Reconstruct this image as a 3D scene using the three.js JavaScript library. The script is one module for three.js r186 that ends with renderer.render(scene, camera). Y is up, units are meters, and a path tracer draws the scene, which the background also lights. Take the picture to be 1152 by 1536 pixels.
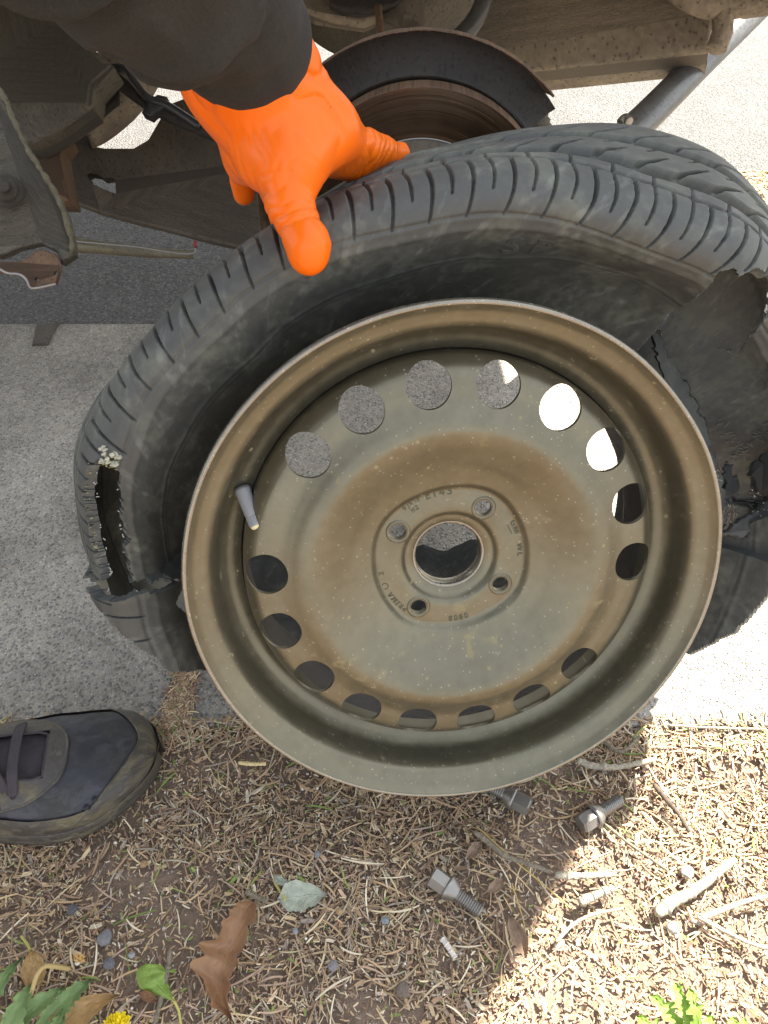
import * as THREE from 'three';
import { mergeGeometries, mergeVertices, toCreasedNormals } from 'three/addons/utils/BufferGeometryUtils.js';
import { RoundedBoxGeometry } from 'three/addons/geometries/RoundedBoxGeometry.js';
import { FontLoader } from 'three/addons/loaders/FontLoader.js';
import { TextGeometry } from 'three/addons/geometries/TextGeometry.js';
import { Brush, Evaluator, SUBTRACTION } from 'three-bvh-csg';

const V = (x, y, z) => new THREE.Vector3(x, y, z);
const PI = Math.PI, rad = d => d * PI / 180;

/* ---------- camera, sky, sun, exposure ---------- */
const scene = new THREE.Scene();
const PITCH = rad(46), FOCAL = 1100, CAMH = 0.725;
const CAM = V(0, CAMH, 0);
const camera = new THREE.PerspectiveCamera(2 * Math.atan(768 / FOCAL) * 180 / PI, 0.75, 0.02, 600);
camera.position.copy(CAM); camera.rotation.x = -PITCH;
scene.add(camera);
const EXPOSURE = 5.4;
const SUN_AZ = rad(45), SUN_EL = rad(50);           // azimuth from straight ahead towards the right
const SUN = V(Math.cos(SUN_EL) * Math.sin(SUN_AZ), Math.sin(SUN_EL), -Math.cos(SUN_EL) * Math.cos(SUN_AZ));
{
  const w = 512, h = 256, d = new Float32Array(w * h * 4);
  for (let j = 0; j < h; j++) for (let i = 0; i < w; i++) {
    const th = (j + .5) / h * PI - PI / 2, ph = ((i + .5) / w - .5) * 2 * PI;
    const y = Math.sin(th), x = Math.cos(th) * Math.cos(ph), z = Math.cos(th) * Math.sin(ph);
    const up = Math.max(0, y), hz = Math.pow(1 - up, 4);
    const c = Math.max(0, x * SUN.x + y * SUN.y + z * SUN.z), glow = .35 * Math.pow(c, 8) + .9 * Math.pow(c, 60);
    let r = .29 + .25 * hz + glow, g = .325 + .21 * hz + glow * .96, b = .385 + .12 * hz + glow * .86;
    if (y < 0) { const k = Math.min(1, -y * 12); r = r * (1 - k) + .2 * k; g = g * (1 - k) + .19 * k; b = b * (1 - k) + .16 * k; }
    d.set([r, g, b, 1], (j * w + i) * 4);
  }
  const sky = new THREE.DataTexture(d, w, h, THREE.RGBAFormat, THREE.FloatType);
  sky.mapping = THREE.EquirectangularReflectionMapping; sky.magFilter = sky.minFilter = THREE.LinearFilter; sky.wrapS = THREE.RepeatWrapping; sky.needsUpdate = true;
  scene.background = sky; scene.environment = sky;
}
const sun = new THREE.DirectionalLight(new THREE.Color().setRGB(1, .93, .82), 5);
sun.position.copy(SUN).multiplyScalar(6); sun.target.position.set(0, 0, -.5); scene.add(sun, sun.target);
sun.castShadow = true; sun.shadow.mapSize.set(4096, 4096);
Object.assign(sun.shadow.camera, { left: -4, right: 4, top: 4, bottom: -4, near: .5, far: 14 }); sun.shadow.bias = -.0004;
const renderer = new THREE.WebGLRenderer({ antialias: true });
renderer.setSize(768, 1024); renderer.toneMapping = THREE.LinearToneMapping; renderer.toneMappingExposure = EXPOSURE;
renderer.shadowMap.enabled = true;

/* ---------- helpers ---------- */
const CU = V(0, Math.cos(PITCH), -Math.sin(PITCH)), CF = V(0, -Math.sin(PITCH), -Math.cos(PITCH));
const ray = (px, py) => V((px - 576) / FOCAL, 0, 0).addScaledVector(CU, -(py - 768) / FOCAL).add(CF);
const at = (px, py, depth) => ray(px, py).multiplyScalar(depth).add(CAM);
const gnd = (px, py, h = 0) => { const r = ray(px, py); return CAM.clone().addScaledVector(r, (h - CAMH) / r.y); };
const cam2w = (x, y, z) => V(x, 0, 0).addScaledVector(CU, -y).addScaledVector(CF, z);
function rng(seed) { let a = seed >>> 0; return () => { a = (a + 0x6D2B79F5) | 0; let t = Math.imul(a ^ a >>> 15, 1 | a); t = t + Math.imul(t ^ t >>> 7, 61 | t) ^ t; return ((t ^ t >>> 14) >>> 0) / 4294967296; }; }
const hsh = (x, y, z) => { let h = Math.imul(x, 374761393) + Math.imul(y, 668265263) + Math.imul(z, 1274126177); h = Math.imul(h ^ h >>> 13, 1274126177); return ((h ^ h >>> 16) >>> 0) / 4294967296; };
const sm = t => t * t * (3 - 2 * t), lerp = (a, b, t) => a + (b - a) * t, clamp = (x, a, b) => x < a ? a : x > b ? b : x;
const sstep = (a, b, x) => sm(clamp((x - a) / (b - a), 0, 1));
function pn(x, y, p, seed) {                          // periodic value noise
  const xi = Math.floor(x), yi = Math.floor(y), fx = sm(x - xi), fy = sm(y - yi);
  const x0 = ((xi % p) + p) % p, x1 = (x0 + 1) % p, y0 = ((yi % p) + p) % p, y1 = (y0 + 1) % p;
  return lerp(lerp(hsh(x0, y0, seed), hsh(x1, y0, seed), fx), lerp(hsh(x0, y1, seed), hsh(x1, y1, seed), fx), fy);
}
function fb(u, v, base, oct, seed) { let s = 0, a = .5, n = 0; for (let o = 0; o < oct; o++) { s += a * pn(u * base, v * base, base, seed + o); n += a; a *= .55; base *= 2; } return s / n; }
function n3(x, y, z, seed = 7) {
  const xi = Math.floor(x), yi = Math.floor(y), zi = Math.floor(z), fx = sm(x - xi), fy = sm(y - yi), fz = sm(z - zi), s = seed * 131;
  const q = (a, b, c) => hsh(xi + a + s, yi + b, zi + c);
  return lerp(lerp(lerp(q(0, 0, 0), q(1, 0, 0), fx), lerp(q(0, 1, 0), q(1, 1, 0), fx), fy), lerp(lerp(q(0, 0, 1), q(1, 0, 1), fx), lerp(q(0, 1, 1), q(1, 1, 1), fx), fy), fz) * 2 - 1;
}
const f3 = (x, y, z, o = 4, seed = 7) => { let s = 0, a = .5; for (let i = 0; i < o; i++) { s += a * n3(x, y, z, seed + i); a *= .5; x *= 2.03; y *= 2.03; z *= 2.03; } return s; };
const enc = c => { c = clamp(c, 0, 1); return 255 * (c <= .0031308 ? c * 12.92 : 1.055 * Math.pow(c, 1 / 2.4) - .055); };
// a pair of textures (colour, height) and a roughness one from fn(u, v) -> [r, g, b linear, height 0..1, roughness]
function tex(n, fn, rough = false) {
  const c = new Uint8Array(n * n * 4), b = new Uint8Array(n * n * 4), q = rough ? new Uint8Array(n * n * 4) : null;
  for (let j = 0; j < n; j++) for (let i = 0; i < n; i++) {
    const o = fn(i / n, j / n, i, j), k = (j * n + i) * 4, h = 255 * clamp(o[3], 0, 1);
    c[k] = enc(o[0]); c[k + 1] = enc(o[1]); c[k + 2] = enc(o[2]); c[k + 3] = 255;
    b[k] = b[k + 1] = b[k + 2] = h; b[k + 3] = 255;
    if (q) { q[k] = q[k + 1] = q[k + 2] = 255 * clamp(o[4], 0, 1); q[k + 3] = 255; }
  }
  const mk = (d, srgb) => { const t = new THREE.DataTexture(d, n, n); t.wrapS = t.wrapT = THREE.RepeatWrapping; t.magFilter = THREE.LinearFilter; t.minFilter = THREE.LinearMipmapLinearFilter; t.generateMipmaps = true; if (srgb) t.colorSpace = THREE.SRGBColorSpace; t.needsUpdate = true; return t; };
  return { map: mk(c, true), bumpMap: mk(b), roughnessMap: q ? mk(q) : undefined };
}
function rep(t, metres) { const o = {}; for (const k in t) if (t[k]) { o[k] = t[k].clone(); o[k].repeat.set(1 / metres, 1 / metres); o[k].needsUpdate = true; } return o; }
const M = (o = {}) => { const { rgb, ...r } = o; const m = new THREE.MeshPhysicalMaterial({ roughness: .8, ...r }); if (rgb) m.color.setRGB(...rgb); return m; };
function worley(u, v, p, seed) {                       // nearest cell: [distance, cell random, second distance]
  const x = u * p, y = v * p, xi = Math.floor(x), yi = Math.floor(y); let d1 = 9, d2 = 9, id = 0;
  for (let b = -1; b <= 1; b++) for (let a = -1; a <= 1; a++) {
    const cx = ((xi + a) % p + p) % p, cy = ((yi + b) % p + p) % p;
    const px = xi + a + hsh(cx, cy, seed), py = yi + b + hsh(cx, cy, seed + 1), d = Math.hypot(px - x, py - y);
    if (d < d1) { d2 = d1; d1 = d; id = hsh(cx, cy, seed + 2); } else if (d < d2) d2 = d;
  }
  return [d1, id, d2];
}
const used = {};
function numbered(n) { const k = used[n] = (used[n] ?? -1) + 1; return k ? `${n}_${String(k).padStart(3, '0')}` : n; }
function tag(o, label, category, group) { o.userData.label = label; if (category) o.userData.category = category; if (group) o.userData.group = group; return o; }
function shade(o) { o.traverse(m => { if (m.isMesh) { m.castShadow = true; m.receiveShadow = true; } }); return o; }
function thing(name, label, category, pos = V(0, 0, 0), group) { const o = new THREE.Group(); o.name = numbered(name); o.position.copy(pos); scene.add(o); return tag(o, label, category, group); }
function part(name, geo, mat, parent) { const m = new THREE.Mesh(geo, mat); m.name = name; m.castShadow = m.receiveShadow = true; parent.add(m); return m; }
function struct(name, geo, mat) { const m = part(name, geo, mat, scene); m.name = numbered(name); m.userData.kind = 'structure'; return m; }
const merge = gs => mergeGeometries(gs.map(g => { const q = g.index ? g.toNonIndexed() : g; for (const k of Object.keys(q.attributes)) if (!['position', 'normal', 'uv'].includes(k)) q.deleteAttribute(k); return q; }));
// box-mapped uv in metres from the positions
function boxUV(g, s = 1) {
  if (g.index) g = g.toNonIndexed();
  const p = g.attributes.position, n = g.attributes.normal, uv = new Float32Array(p.count * 2);
  for (let i = 0; i < p.count; i++) {
    const x = Math.abs(n.getX(i)), y = Math.abs(n.getY(i)), z = Math.abs(n.getZ(i));
    const [a, b] = y >= x && y >= z ? [p.getX(i), p.getZ(i)] : x >= z ? [p.getZ(i), p.getY(i)] : [p.getX(i), p.getY(i)];
    uv[2 * i] = a * s; uv[2 * i + 1] = b * s;
  }
  g.setAttribute('uv', new THREE.BufferAttribute(uv, 2)); return g;
}
// a grid surface fn(u, v) -> Vector3 with normals; closed in u if asked
function gridGeo(nu, nv, fn, { closeU = false, uv, keep } = {}) {
  const cu = nu + 1, cv = nv + 1, P = new Float32Array(cu * cv * 3), T = new Float32Array(cu * cv * 2), idx = [];
  for (let j = 0; j < cv; j++) for (let i = 0; i < cu; i++) {
    const p = fn(i / nu, j / nv), k = j * cu + i; P.set([p.x, p.y, p.z], k * 3);
    const t = uv ? uv(i / nu, j / nv, p) : [i / nu, j / nv]; T.set(t, k * 2);
  }
  for (let j = 0; j < nv; j++) for (let i = 0; i < nu; i++) if (!keep || keep((i + .5) / nu, (j + .5) / nv)) { const a = j * cu + i; idx.push(a, a + 1, a + cu, a + 1, a + cu + 1, a + cu); }
  const g = new THREE.BufferGeometry();
  g.setAttribute('position', new THREE.BufferAttribute(P, 3)); g.setAttribute('uv', new THREE.BufferAttribute(T, 2)); g.setIndex(idx); g.computeVertexNormals();
  if (closeU) { const n = g.attributes.normal; for (let j = 0; j < cv; j++) { const a = j * cu, b = a + nu, v = V(n.getX(a) + n.getX(b), n.getY(a) + n.getY(b), n.getZ(a) + n.getZ(b)).normalize(); n.setXYZ(a, v.x, v.y, v.z); n.setXYZ(b, v.x, v.y, v.z); } }
  return g;
}
function tube(pts, r, seg = 40, rs = 10, uvs = 1) {    // r is a number or a function of t; ends closed by tapering caps
  const c = new THREE.CatmullRomCurve3(pts, false, 'centripetal'), L = c.getLength(), fr = c.computeFrenetFrames(seg, false), R = typeof r === 'function' ? r : () => r;
  const g = gridGeo(rs, seg + 2, (u, v) => {
    const j = Math.round(v * (seg + 2)), k = clamp(j - 1, 0, seg), t = k / seg, p = c.getPointAt(t), a = -u * 2 * PI, rr = (j === 0 || j === seg + 2) ? 1e-5 : R(t, a);
    return p.addScaledVector(fr.normals[k], Math.cos(a) * rr).addScaledVector(fr.binormals[k], Math.sin(a) * rr);
  }, { closeU: true, uv: (u, v) => [u * R(.5, 0) * 6.28 * uvs, v * L * uvs] });
  return g;
}
// naive surface nets on a signed distance (negative inside)
function nets(sdf, lo, hi, cell) {
  const n = [0, 1, 2].map(a => Math.ceil((hi.getComponent(a) - lo.getComponent(a)) / cell) + 1), [nx, ny, nz] = n, D = new Float32Array(nx * ny * nz), id = (i, j, k) => (k * ny + j) * nx + i;
  for (let k = 0; k < nz; k++) for (let j = 0; j < ny; j++) for (let i = 0; i < nx; i++) D[id(i, j, k)] = sdf(lo.x + i * cell, lo.y + j * cell, lo.z + k * cell);
  const P = [], map = new Int32Array(nx * ny * nz).fill(-1), idx = [];
  for (let k = 0; k < nz - 1; k++) for (let j = 0; j < ny - 1; j++) for (let i = 0; i < nx - 1; i++) {
    let sx = 0, sy = 0, sz = 0, c = 0; const corner = q => D[id(i + (q & 1), j + (q >> 1 & 1), k + (q >> 2))];
    for (let q = 0; q < 8; q++) for (let b = 0; b < 3; b++) { if (q >> b & 1) continue; const q2 = q | 1 << b, d0 = corner(q), d1 = corner(q2); if ((d0 < 0) === (d1 < 0)) continue; const t = d0 / (d0 - d1); sx += (q & 1) + (b === 0 ? t : 0); sy += (q >> 1 & 1) + (b === 1 ? t : 0); sz += (q >> 2) + (b === 2 ? t : 0); c++; }
    if (c) { map[id(i, j, k)] = P.length / 3; P.push(lo.x + (i + sx / c) * cell, lo.y + (j + sy / c) * cell, lo.z + (k + sz / c) * cell); }
  }
  for (let k = 1; k < nz - 1; k++) for (let j = 1; j < ny - 1; j++) for (let i = 1; i < nx - 1; i++) {
    const a = D[id(i, j, k)] < 0, put = (q, f) => { if (q.some(v => v < 0)) return; f ? idx.push(q[0], q[1], q[2], q[0], q[2], q[3]) : idx.push(q[0], q[2], q[1], q[0], q[3], q[2]); };
    if (a !== D[id(i + 1, j, k)] < 0) put([map[id(i, j - 1, k - 1)], map[id(i, j, k - 1)], map[id(i, j, k)], map[id(i, j - 1, k)]], a);
    if (a !== D[id(i, j + 1, k)] < 0) put([map[id(i - 1, j, k - 1)], map[id(i - 1, j, k)], map[id(i, j, k)], map[id(i, j, k - 1)]], a);
    if (a !== D[id(i, j, k + 1)] < 0) put([map[id(i - 1, j - 1, k)], map[id(i, j - 1, k)], map[id(i, j, k)], map[id(i - 1, j, k)]], a);
  }
  const N = new Float32Array(P.length), e = cell * .5;
  for (let i = 0; i < P.length; i += 3) { const [x, y, z] = [P[i], P[i + 1], P[i + 2]], v = V(sdf(x + e, y, z) - sdf(x - e, y, z), sdf(x, y + e, z) - sdf(x, y - e, z), sdf(x, y, z + e) - sdf(x, y, z - e)).normalize(); N.set([v.x, v.y, v.z], i); }
  const g = new THREE.BufferGeometry(); g.setAttribute('position', new THREE.Float32BufferAttribute(P, 3)); g.setAttribute('normal', new THREE.BufferAttribute(N, 3)); g.setIndex(idx); return g;
}
// distance to a tapered capsule; returns [d, t along the axis, axis length]
function cap(x, y, z, a, b, ra, rb) {
  const dx = b.x - a.x, dy = b.y - a.y, dz = b.z - a.z, L2 = dx * dx + dy * dy + dz * dz, t = clamp(((x - a.x) * dx + (y - a.y) * dy + (z - a.z) * dz) / L2, 0, 1);
  return [Math.hypot(x - a.x - dx * t, y - a.y - dy * t, z - a.z - dz * t) - lerp(ra, rb, t), t, Math.sqrt(L2)];
}
const smin = (a, b, k) => { const h = Math.max(k - Math.abs(a - b), 0) / k; return Math.min(a, b) - h * h * k * .25; };
// wobble the vertices of a geometry along their normals
function roughen(g, amp, scale, seed = 3, oct = 3) { const p = g.attributes.position, n = g.attributes.normal; for (let i = 0; i < p.count; i++) { const d = amp * f3(p.getX(i) * scale, p.getY(i) * scale, p.getZ(i) * scale, oct, seed); p.setXYZ(i, p.getX(i) + n.getX(i) * d, p.getY(i) + n.getY(i) * d, p.getZ(i) + n.getZ(i) * d); } return g; }
// a pressed plate: outline given as pixels at one depth each, thickened away from the camera
function plate(pts, depth, thick, { holes = [], bevel = .004, dish = 0, seed = 1, amp = .003 } = {}) {
  const dep = typeof depth === 'function' ? depth : () => depth;
  const o = at(pts[0][0], pts[0][1], dep(...pts[0])), c = pts.map(q => at(q[0], q[1], dep(...q)));
  const n = V(0, 0, 0); for (let i = 0; i < c.length; i++) n.add(c[i].clone().sub(o).cross(c[(i + 1) % c.length].clone().sub(o))); n.normalize();
  if (n.dot(CF) > 0) n.negate();
  const ax = V(1, 0, 0).addScaledVector(n, -n.x).normalize(), ay = n.clone().cross(ax), to = q => { const r = ray(q[0], q[1]), t = n.dot(o.clone().sub(CAM)) / n.dot(r), w = r.multiplyScalar(t).add(CAM).sub(o); return new THREE.Vector2(w.dot(ax), w.dot(ay)); };
  const fix = a => { return a; };
  const sh = new THREE.Shape(fix(pts.map(to))); for (const h of holes) sh.holes.push(new THREE.Path(h.map(to)));
  let g = new THREE.ExtrudeGeometry(sh, { depth: thick, bevelEnabled: true, bevelSize: bevel, bevelThickness: bevel, bevelOffset: -bevel, bevelSegments: 3, curveSegments: 4, steps: 2 });
  g.translate(0, 0, -thick - bevel);
  g.applyMatrix4(new THREE.Matrix4().makeBasis(ax, ay, n)); g.translate(o.x, o.y, o.z); g.userData = { o, n, ax, ay };
  g = toCreasedNormals(g, .7); return boxUV(g);
}
const FONT = await new FontLoader().loadAsync('fonts/droid/droid_sans_bold.typeface.json');

/* ---------- procedural surfaces ---------- */
const T = {};
T.concrete = tex(1024, (u, v) => {
  const a = worley(u, v, 100, 11), b = worley(u, v, 200, 23), n = fb(u, v, 4, 5, 31), s = fb(u, v, 60, 3, 41);
  const stoneA = a[0] < .42 && a[1] > .45 ? 1 : 0, stoneB = b[0] < .4 && b[1] > .5 ? 1 : 0;
  let g = .25 + .22 * (n - .5) + .12 * (s - .5), h = .35 + .25 * (s - .5);
  let c = [g * 1.07, g * .96, g * .79];
  if (stoneB) { const k = .5 + 1.1 * hsh(Math.floor(b[1] * 9999), 3, 5); c = [c[0] * k, c[1] * k, c[2] * (k * .98)]; h += .14 * (1 - b[0] / .4); }
  if (stoneA) { const q = hsh(Math.floor(a[1] * 9999), 7, 1), k = .62 + .8 * q * q + .1 * q; c = [g * k * (1.02 + .08 * q), g * k, g * k * .90]; h = .45 + .4 * (1 - a[0] / .42); }
  if (hsh(Math.floor(u * 1024), Math.floor(v * 1024), 77) > .992) c = [.6, .58, .52];
  return [...c, h];
});
T.asphalt = tex(768, (u, v) => {
  const a = worley(u, v, 70, 111), b = worley(u, v, 130, 123), n = fb(u, v, 4, 5, 131), s = fb(u, v, 80, 2, 141);
  let g = .10 + .05 * (n - .5) + .04 * (s - .5), h = .3 + .2 * s;
  if (b[0] < .42) { g *= .7 + .9 * b[1]; h += .15 * (1 - b[0] / .42); }
  if (a[0] < .45 && a[1] > .3) { g = .06 + .16 * hsh(Math.floor(a[1] * 9999), 1, 2); h = .4 + .5 * (1 - a[0] / .45); }
  return [g, g * .96, g * .9, h];
});
T.dirt = tex(1024, (u, v) => {
  const n = fb(u, v, 5, 6, 51), s = fb(u, v, 40, 4, 61), q = fb(u, v, 9, 4, 71), a = worley(u, v, 120, 81);
  const k = .55 + .9 * (s - .2) * n; let c = [lerp(.24, .32, q) * k, lerp(.17, .225, q) * k, lerp(.12, .16, q) * k], h = .3 * n + .5 * s;
  if (a[1] > .72 && a[0] < .4) { const z = .7 + a[1] * .8; c = c.map(x => x * z + .01); h += .25 * (1 - a[0] / .4); }
  return [...c, h];
});
T.rubber = tex(1024, (u, v) => {
  const n = fb(u, v, 6, 6, 201), s = fb(u, v, 50, 4, 211), m = fb(u, v, 14, 5, 221), scr = fb(u * 1, v, 90, 2, 231);
  const dust = sstep(.42, .75, n * .35 + m * .4 + s * .25), sc = sstep(.62, .75, fb(u * 2 + v, v * 1, 20, 4, 241)) * s, k = .046 + .020 * s;
  return [k + dust * .052 + sc * .05, k * 1.03 + dust * .054 + sc * .051, k * .93 + dust * .036 + sc * .046, .4 + .4 * s + .3 * (scr - .5), .58 + .14 * dust + .22 * (s - .5)];
}, true);
T.steel = tex(1024, (u, v) => {
  const n = fb(u, v, 5, 6, 301), s = fb(u, v, 70, 4, 311), m = fb(u, v, 16, 5, 321), w = worley(u, v, 150, 331), t = worley(u, v, 60, 341), p = fb(u, v, 9, 5, 351);
  let k = .85 + .3 * (n - .5) + .24 * (s - .5), c = [.178 * k, .160 * k, .108 * k], r = .40 + .18 * (m - .5) + .14 * (s - .5), h = .4 + .2 * (s - .5);
  const tan = sstep(.5, .8, p) * .15; c = [lerp(c[0], .22, tan * .4), lerp(c[1], .18, tan * .4), lerp(c[2], .12, tan * .4)];
  const dp = sstep(.66, .74, .6 * fb(u, v, 24, 5, 361) + .4 * p) * sstep(.45, .6, s); c = [lerp(c[0], .36, dp * .6), lerp(c[1], .31, dp * .6), lerp(c[2], .16, dp * .6)]; r = lerp(r, .85, dp); h += .12 * dp;
  if (w[1] > .92 && w[0] < .08 + .22 * (s - .3) + .10 * (m - .4)) { c = [.42, .39, .30]; r = .9; h += .10; }
  if (t[1] > .93 && t[0] < .06 + .5 * (s - .45)) { c = [.34, .29, .17]; r = .95; h += .1; }
  return [...c, h, r];
}, true);
T.grime = tex(768, (u, v) => {
  const n = fb(u, v, 5, 6, 401), s = fb(u, v, 60, 4, 411), w = worley(u, v, 60, 421), m = fb(u, v, 18, 4, 431);
  let k = .75 + .7 * (n - .5) + .5 * (s - .5); let h = .4 + .5 * (s - .5) + .2 * (m - .5);
  if (w[1] > .8 && w[0] < .3) { k *= .55; h -= .1; }
  return [k, k * lerp(.97, 1.0, n), k * lerp(.86, 1.02, m), h, .75 + .3 * (s - .5)];
}, true);
T.fabric = tex(512, (u, v, i, j) => {
  const n = fb(u, v, 5, 5, 501), s = fb(u, v, 120, 2, 511), wv = .5 + .25 * Math.sin(u * 2 * PI * 128) * 1 + .25 * Math.sin(v * 2 * PI * 96);
  const k = .8 + .5 * (n - .5) + .4 * (s - .5); return [k, k, k, .3 * wv + .5 * s];
});
T.leather = tex(640, (u, v) => {
  const n = fb(u, v, 5, 6, 601), s = fb(u, v, 60, 4, 611), m = fb(u, v, 11, 5, 621), scr = fb(u, v, 20, 5, 631);
  const d = sstep(.44, .66, .5 * n + .5 * m), k = .8 + .5 * (s - .5), q = sstep(.6, .66, scr) * .35;
  return [lerp(.065, .125, d) * k + q * .09, lerp(.06, .112, d) * k + q * .085, lerp(.06, .08, d) * k + q * .065, .4 + .4 * (s - .5) + .2 * d, .55 + .3 * d];
}, true);
const MAT = {
  concrete: M({ ...rep(T.concrete, .40), bumpScale: .004, roughness: .9 }),
  asphalt: M({ ...rep(T.asphalt, .42), bumpScale: .011, roughness: .9 }),
  dirt: M({ ...rep(T.dirt, .37), bumpScale: .006, roughness: 1 }),
  rubber: M({ ...rep(T.rubber, .31), bumpScale: .0006, roughness: 1, specularIntensity: .9 }),
  innerRubber: M({ side: THREE.DoubleSide, ...rep(T.rubber, .2), rgb: [1.5, 1.5, 1.55], bumpScale: .0008, roughness: .9 }),
  steel: M({ ...rep(T.steel, .46), bumpScale: .0004, roughness: 1, metalness: .66, specularIntensity: .8 }),
  lip: M({ ...rep(T.steel, .3), rgb: [1.5, 1.5, 1.75], metalness: .7, roughness: .7, bumpScale: .0004 }),
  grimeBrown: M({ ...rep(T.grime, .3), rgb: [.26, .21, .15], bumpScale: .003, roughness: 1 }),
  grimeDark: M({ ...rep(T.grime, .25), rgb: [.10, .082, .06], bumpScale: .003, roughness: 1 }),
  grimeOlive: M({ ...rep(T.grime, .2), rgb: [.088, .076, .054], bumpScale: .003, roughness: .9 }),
  nearBlack: M({ ...rep(T.grime, .25), rgb: [.032, .026, .021], bumpScale: .002, roughness: 1 }),  // very dark brown for shield, rod and bracket; also the painted recess
  rust: M({ ...rep(T.grime, .12), rgb: [.12, .065, .032], bumpScale: .003, roughness: 1 }),
  rotor: M({ ...rep(T.grime, .2), rgb: [.55, .37, .25], bumpScale: .00006, roughness: .32, metalness: 1 }),
  barGrey: M({ ...rep(T.grime, .3), rgb: [.13, .135, .14], bumpScale: .0004, roughness: .5, metalness: .2 }),
  plasticBlack: M({ ...rep(T.grime, .3), rgb: [.035, .035, .036], bumpScale: .0008, roughness: .55 }),
  carPaint: M({ rgb: [.62, .63, .64], metalness: .1, roughness: .35, clearcoat: 1, clearcoatRoughness: .05 }),  // pale so the unseen shell bounces light under the car
  glove: M({ rgb: [.74, .130, .004], roughness: .33, specularIntensity: .55 }),
  fabric: M({ ...rep(T.fabric, .09), rgb: [.024, .022, .018], bumpScale: .0006, roughness: 1, sheen: .12, sheenRoughness: .6 }),
  leather: M({ ...rep(T.leather, .2), rgb: [.9, .9, .95], bumpScale: .0008, roughness: 1 }),
  bolt: M({ rgb: [.24, .225, .205], roughness: .42, metalness: .75 }),
};

/* ---------- ground ---------- */
const EDGE_NEAR = -gnd(600, 1089).z, EDGE_FAR = -gnd(110, 485).z;      // depths of the dirt line and of the asphalt line
function flat(x0, x1, d0, d1, y, nx = 1, nz = 1, hf) {
  const g = gridGeo(nx, nz, (u, v) => { const x = lerp(x0, x1, u), d = lerp(d0, d1, v); return V(x, y + (hf ? hf(x, d) : 0), -d); }, { uv: (u, v, p) => [p.x, p.z] });
  return g;
}
struct('road', flat(-120, 120, EDGE_FAR - .05, 200, -.012, 1, 1), MAT.asphalt);
const dirtH = (x, d) => -.004 + .007 * f3(x * 14, d * 14, 1, 4, 9) - .004 * sstep(0, .1, EDGE_NEAR - d);
{
  const gs = [flat(-.55, .75, -.25, EDGE_NEAR + .004, -.004, 260, 130, dirtH), flat(-60, -.55, -60, EDGE_NEAR + .004, -.012), flat(.75, 60, -60, EDGE_NEAR + .004, -.012), flat(-.55, .75, -60, -.25, -.012)];
  struct('ground', merge(gs), MAT.dirt);
}
{
  const pav = new THREE.Group(); pav.name = 'pavement'; pav.userData.kind = 'structure'; scene.add(pav);
  const jx = gnd(263, 1080).x, mid = (EDGE_NEAR + EDGE_FAR) / 2, dep = EDGE_FAR - EDGE_NEAR;
  const slab = (x0, x1) => { const g = new RoundedBoxGeometry(x1 - x0, .08, dep, 3, .004); g.translate((x0 + x1) / 2, -.04, -mid); part('concrete_slab', boxUV(g), MAT.concrete, pav); };
  for (let k = -8; k <= 8; k++) slab(jx + k * 1.5 + .004, jx + (k + 1) * 1.5 - .004);
}

for (const q of [[[52, 518], [58, 490], [86, 488], [78, 500], [70, 517]], ]) {
  const sh = new THREE.Shape(q.map(p => { const g = gnd(p[0], p[1]); return new THREE.Vector2(g.x, -g.z); })), g = new THREE.ExtrudeGeometry(sh, { depth: .003, bevelEnabled: true, bevelSize: .003, bevelThickness: .0012, bevelSegments: 2 });
  g.rotateX(-PI / 2); struct('tar_patch', roughen(boxUV(g), .0012, 60), MAT.grimeDark);
}

/* ---------- wheel frame ---------- */
const WX = cam2w(.9728, -.2309, .0198), WY = cam2w(-.207, -.9044, -.3731), WZ = WX.clone().cross(WY), WC = cam2w(.0583, .0526, .5592).add(CAM);
const WQ = new THREE.Quaternion().setFromRotationMatrix(new THREE.Matrix4().makeBasis(WX, WY, WZ));
const toW = p => p.clone().applyQuaternion(WQ).add(WC);
const toL = p => p.clone().sub(WC).applyQuaternion(WQ.clone().invert());
const HOLE0 = rad(27.3), BOLT0 = rad(47.4);

/* ---------- steel wheel ---------- */
const wheel = thing('steel_wheel', 'dirty olive grey steel wheel rim with round holes, popped out of the torn tyre', 'wheel rim', WC);
wheel.quaternion.copy(WQ);
const planarUV = g => { const p = g.attributes.position, t = new Float32Array(p.count * 2); for (let i = 0; i < p.count; i++) { const r = Math.hypot(p.getX(i), p.getY(i)), k = 1; t[2 * i] = p.getX(i) * k + .23; t[2 * i + 1] = p.getY(i) * k + .23; } g.setAttribute('uv', new THREE.BufferAttribute(t, 2)); return g; };
function latheZ(pts, seg, n = 90, smooth = true, cyl = false) {     // profile of [r, z]
  const c = new THREE.SplineCurve(pts.map(p => new THREE.Vector2(...p))), q = smooth ? c.getSpacedPoints(n) : pts.map(p => new THREE.Vector2(...p));
  const g = new THREE.LatheGeometry(q, seg); g.rotateX(PI / 2); if (!cyl) return planarUV(g);
  const u = g.attributes.uv, p = g.attributes.position; let L = [0]; for (let i = 1; i < q.length; i++) L.push(L[i - 1] + q[i].distanceTo(q[i - 1]));
  for (let i = 0; i < u.count; i++) u.setXY(i, u.getX(i) * 2 * PI * .19, L[i % q.length]); return g;
}
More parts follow.
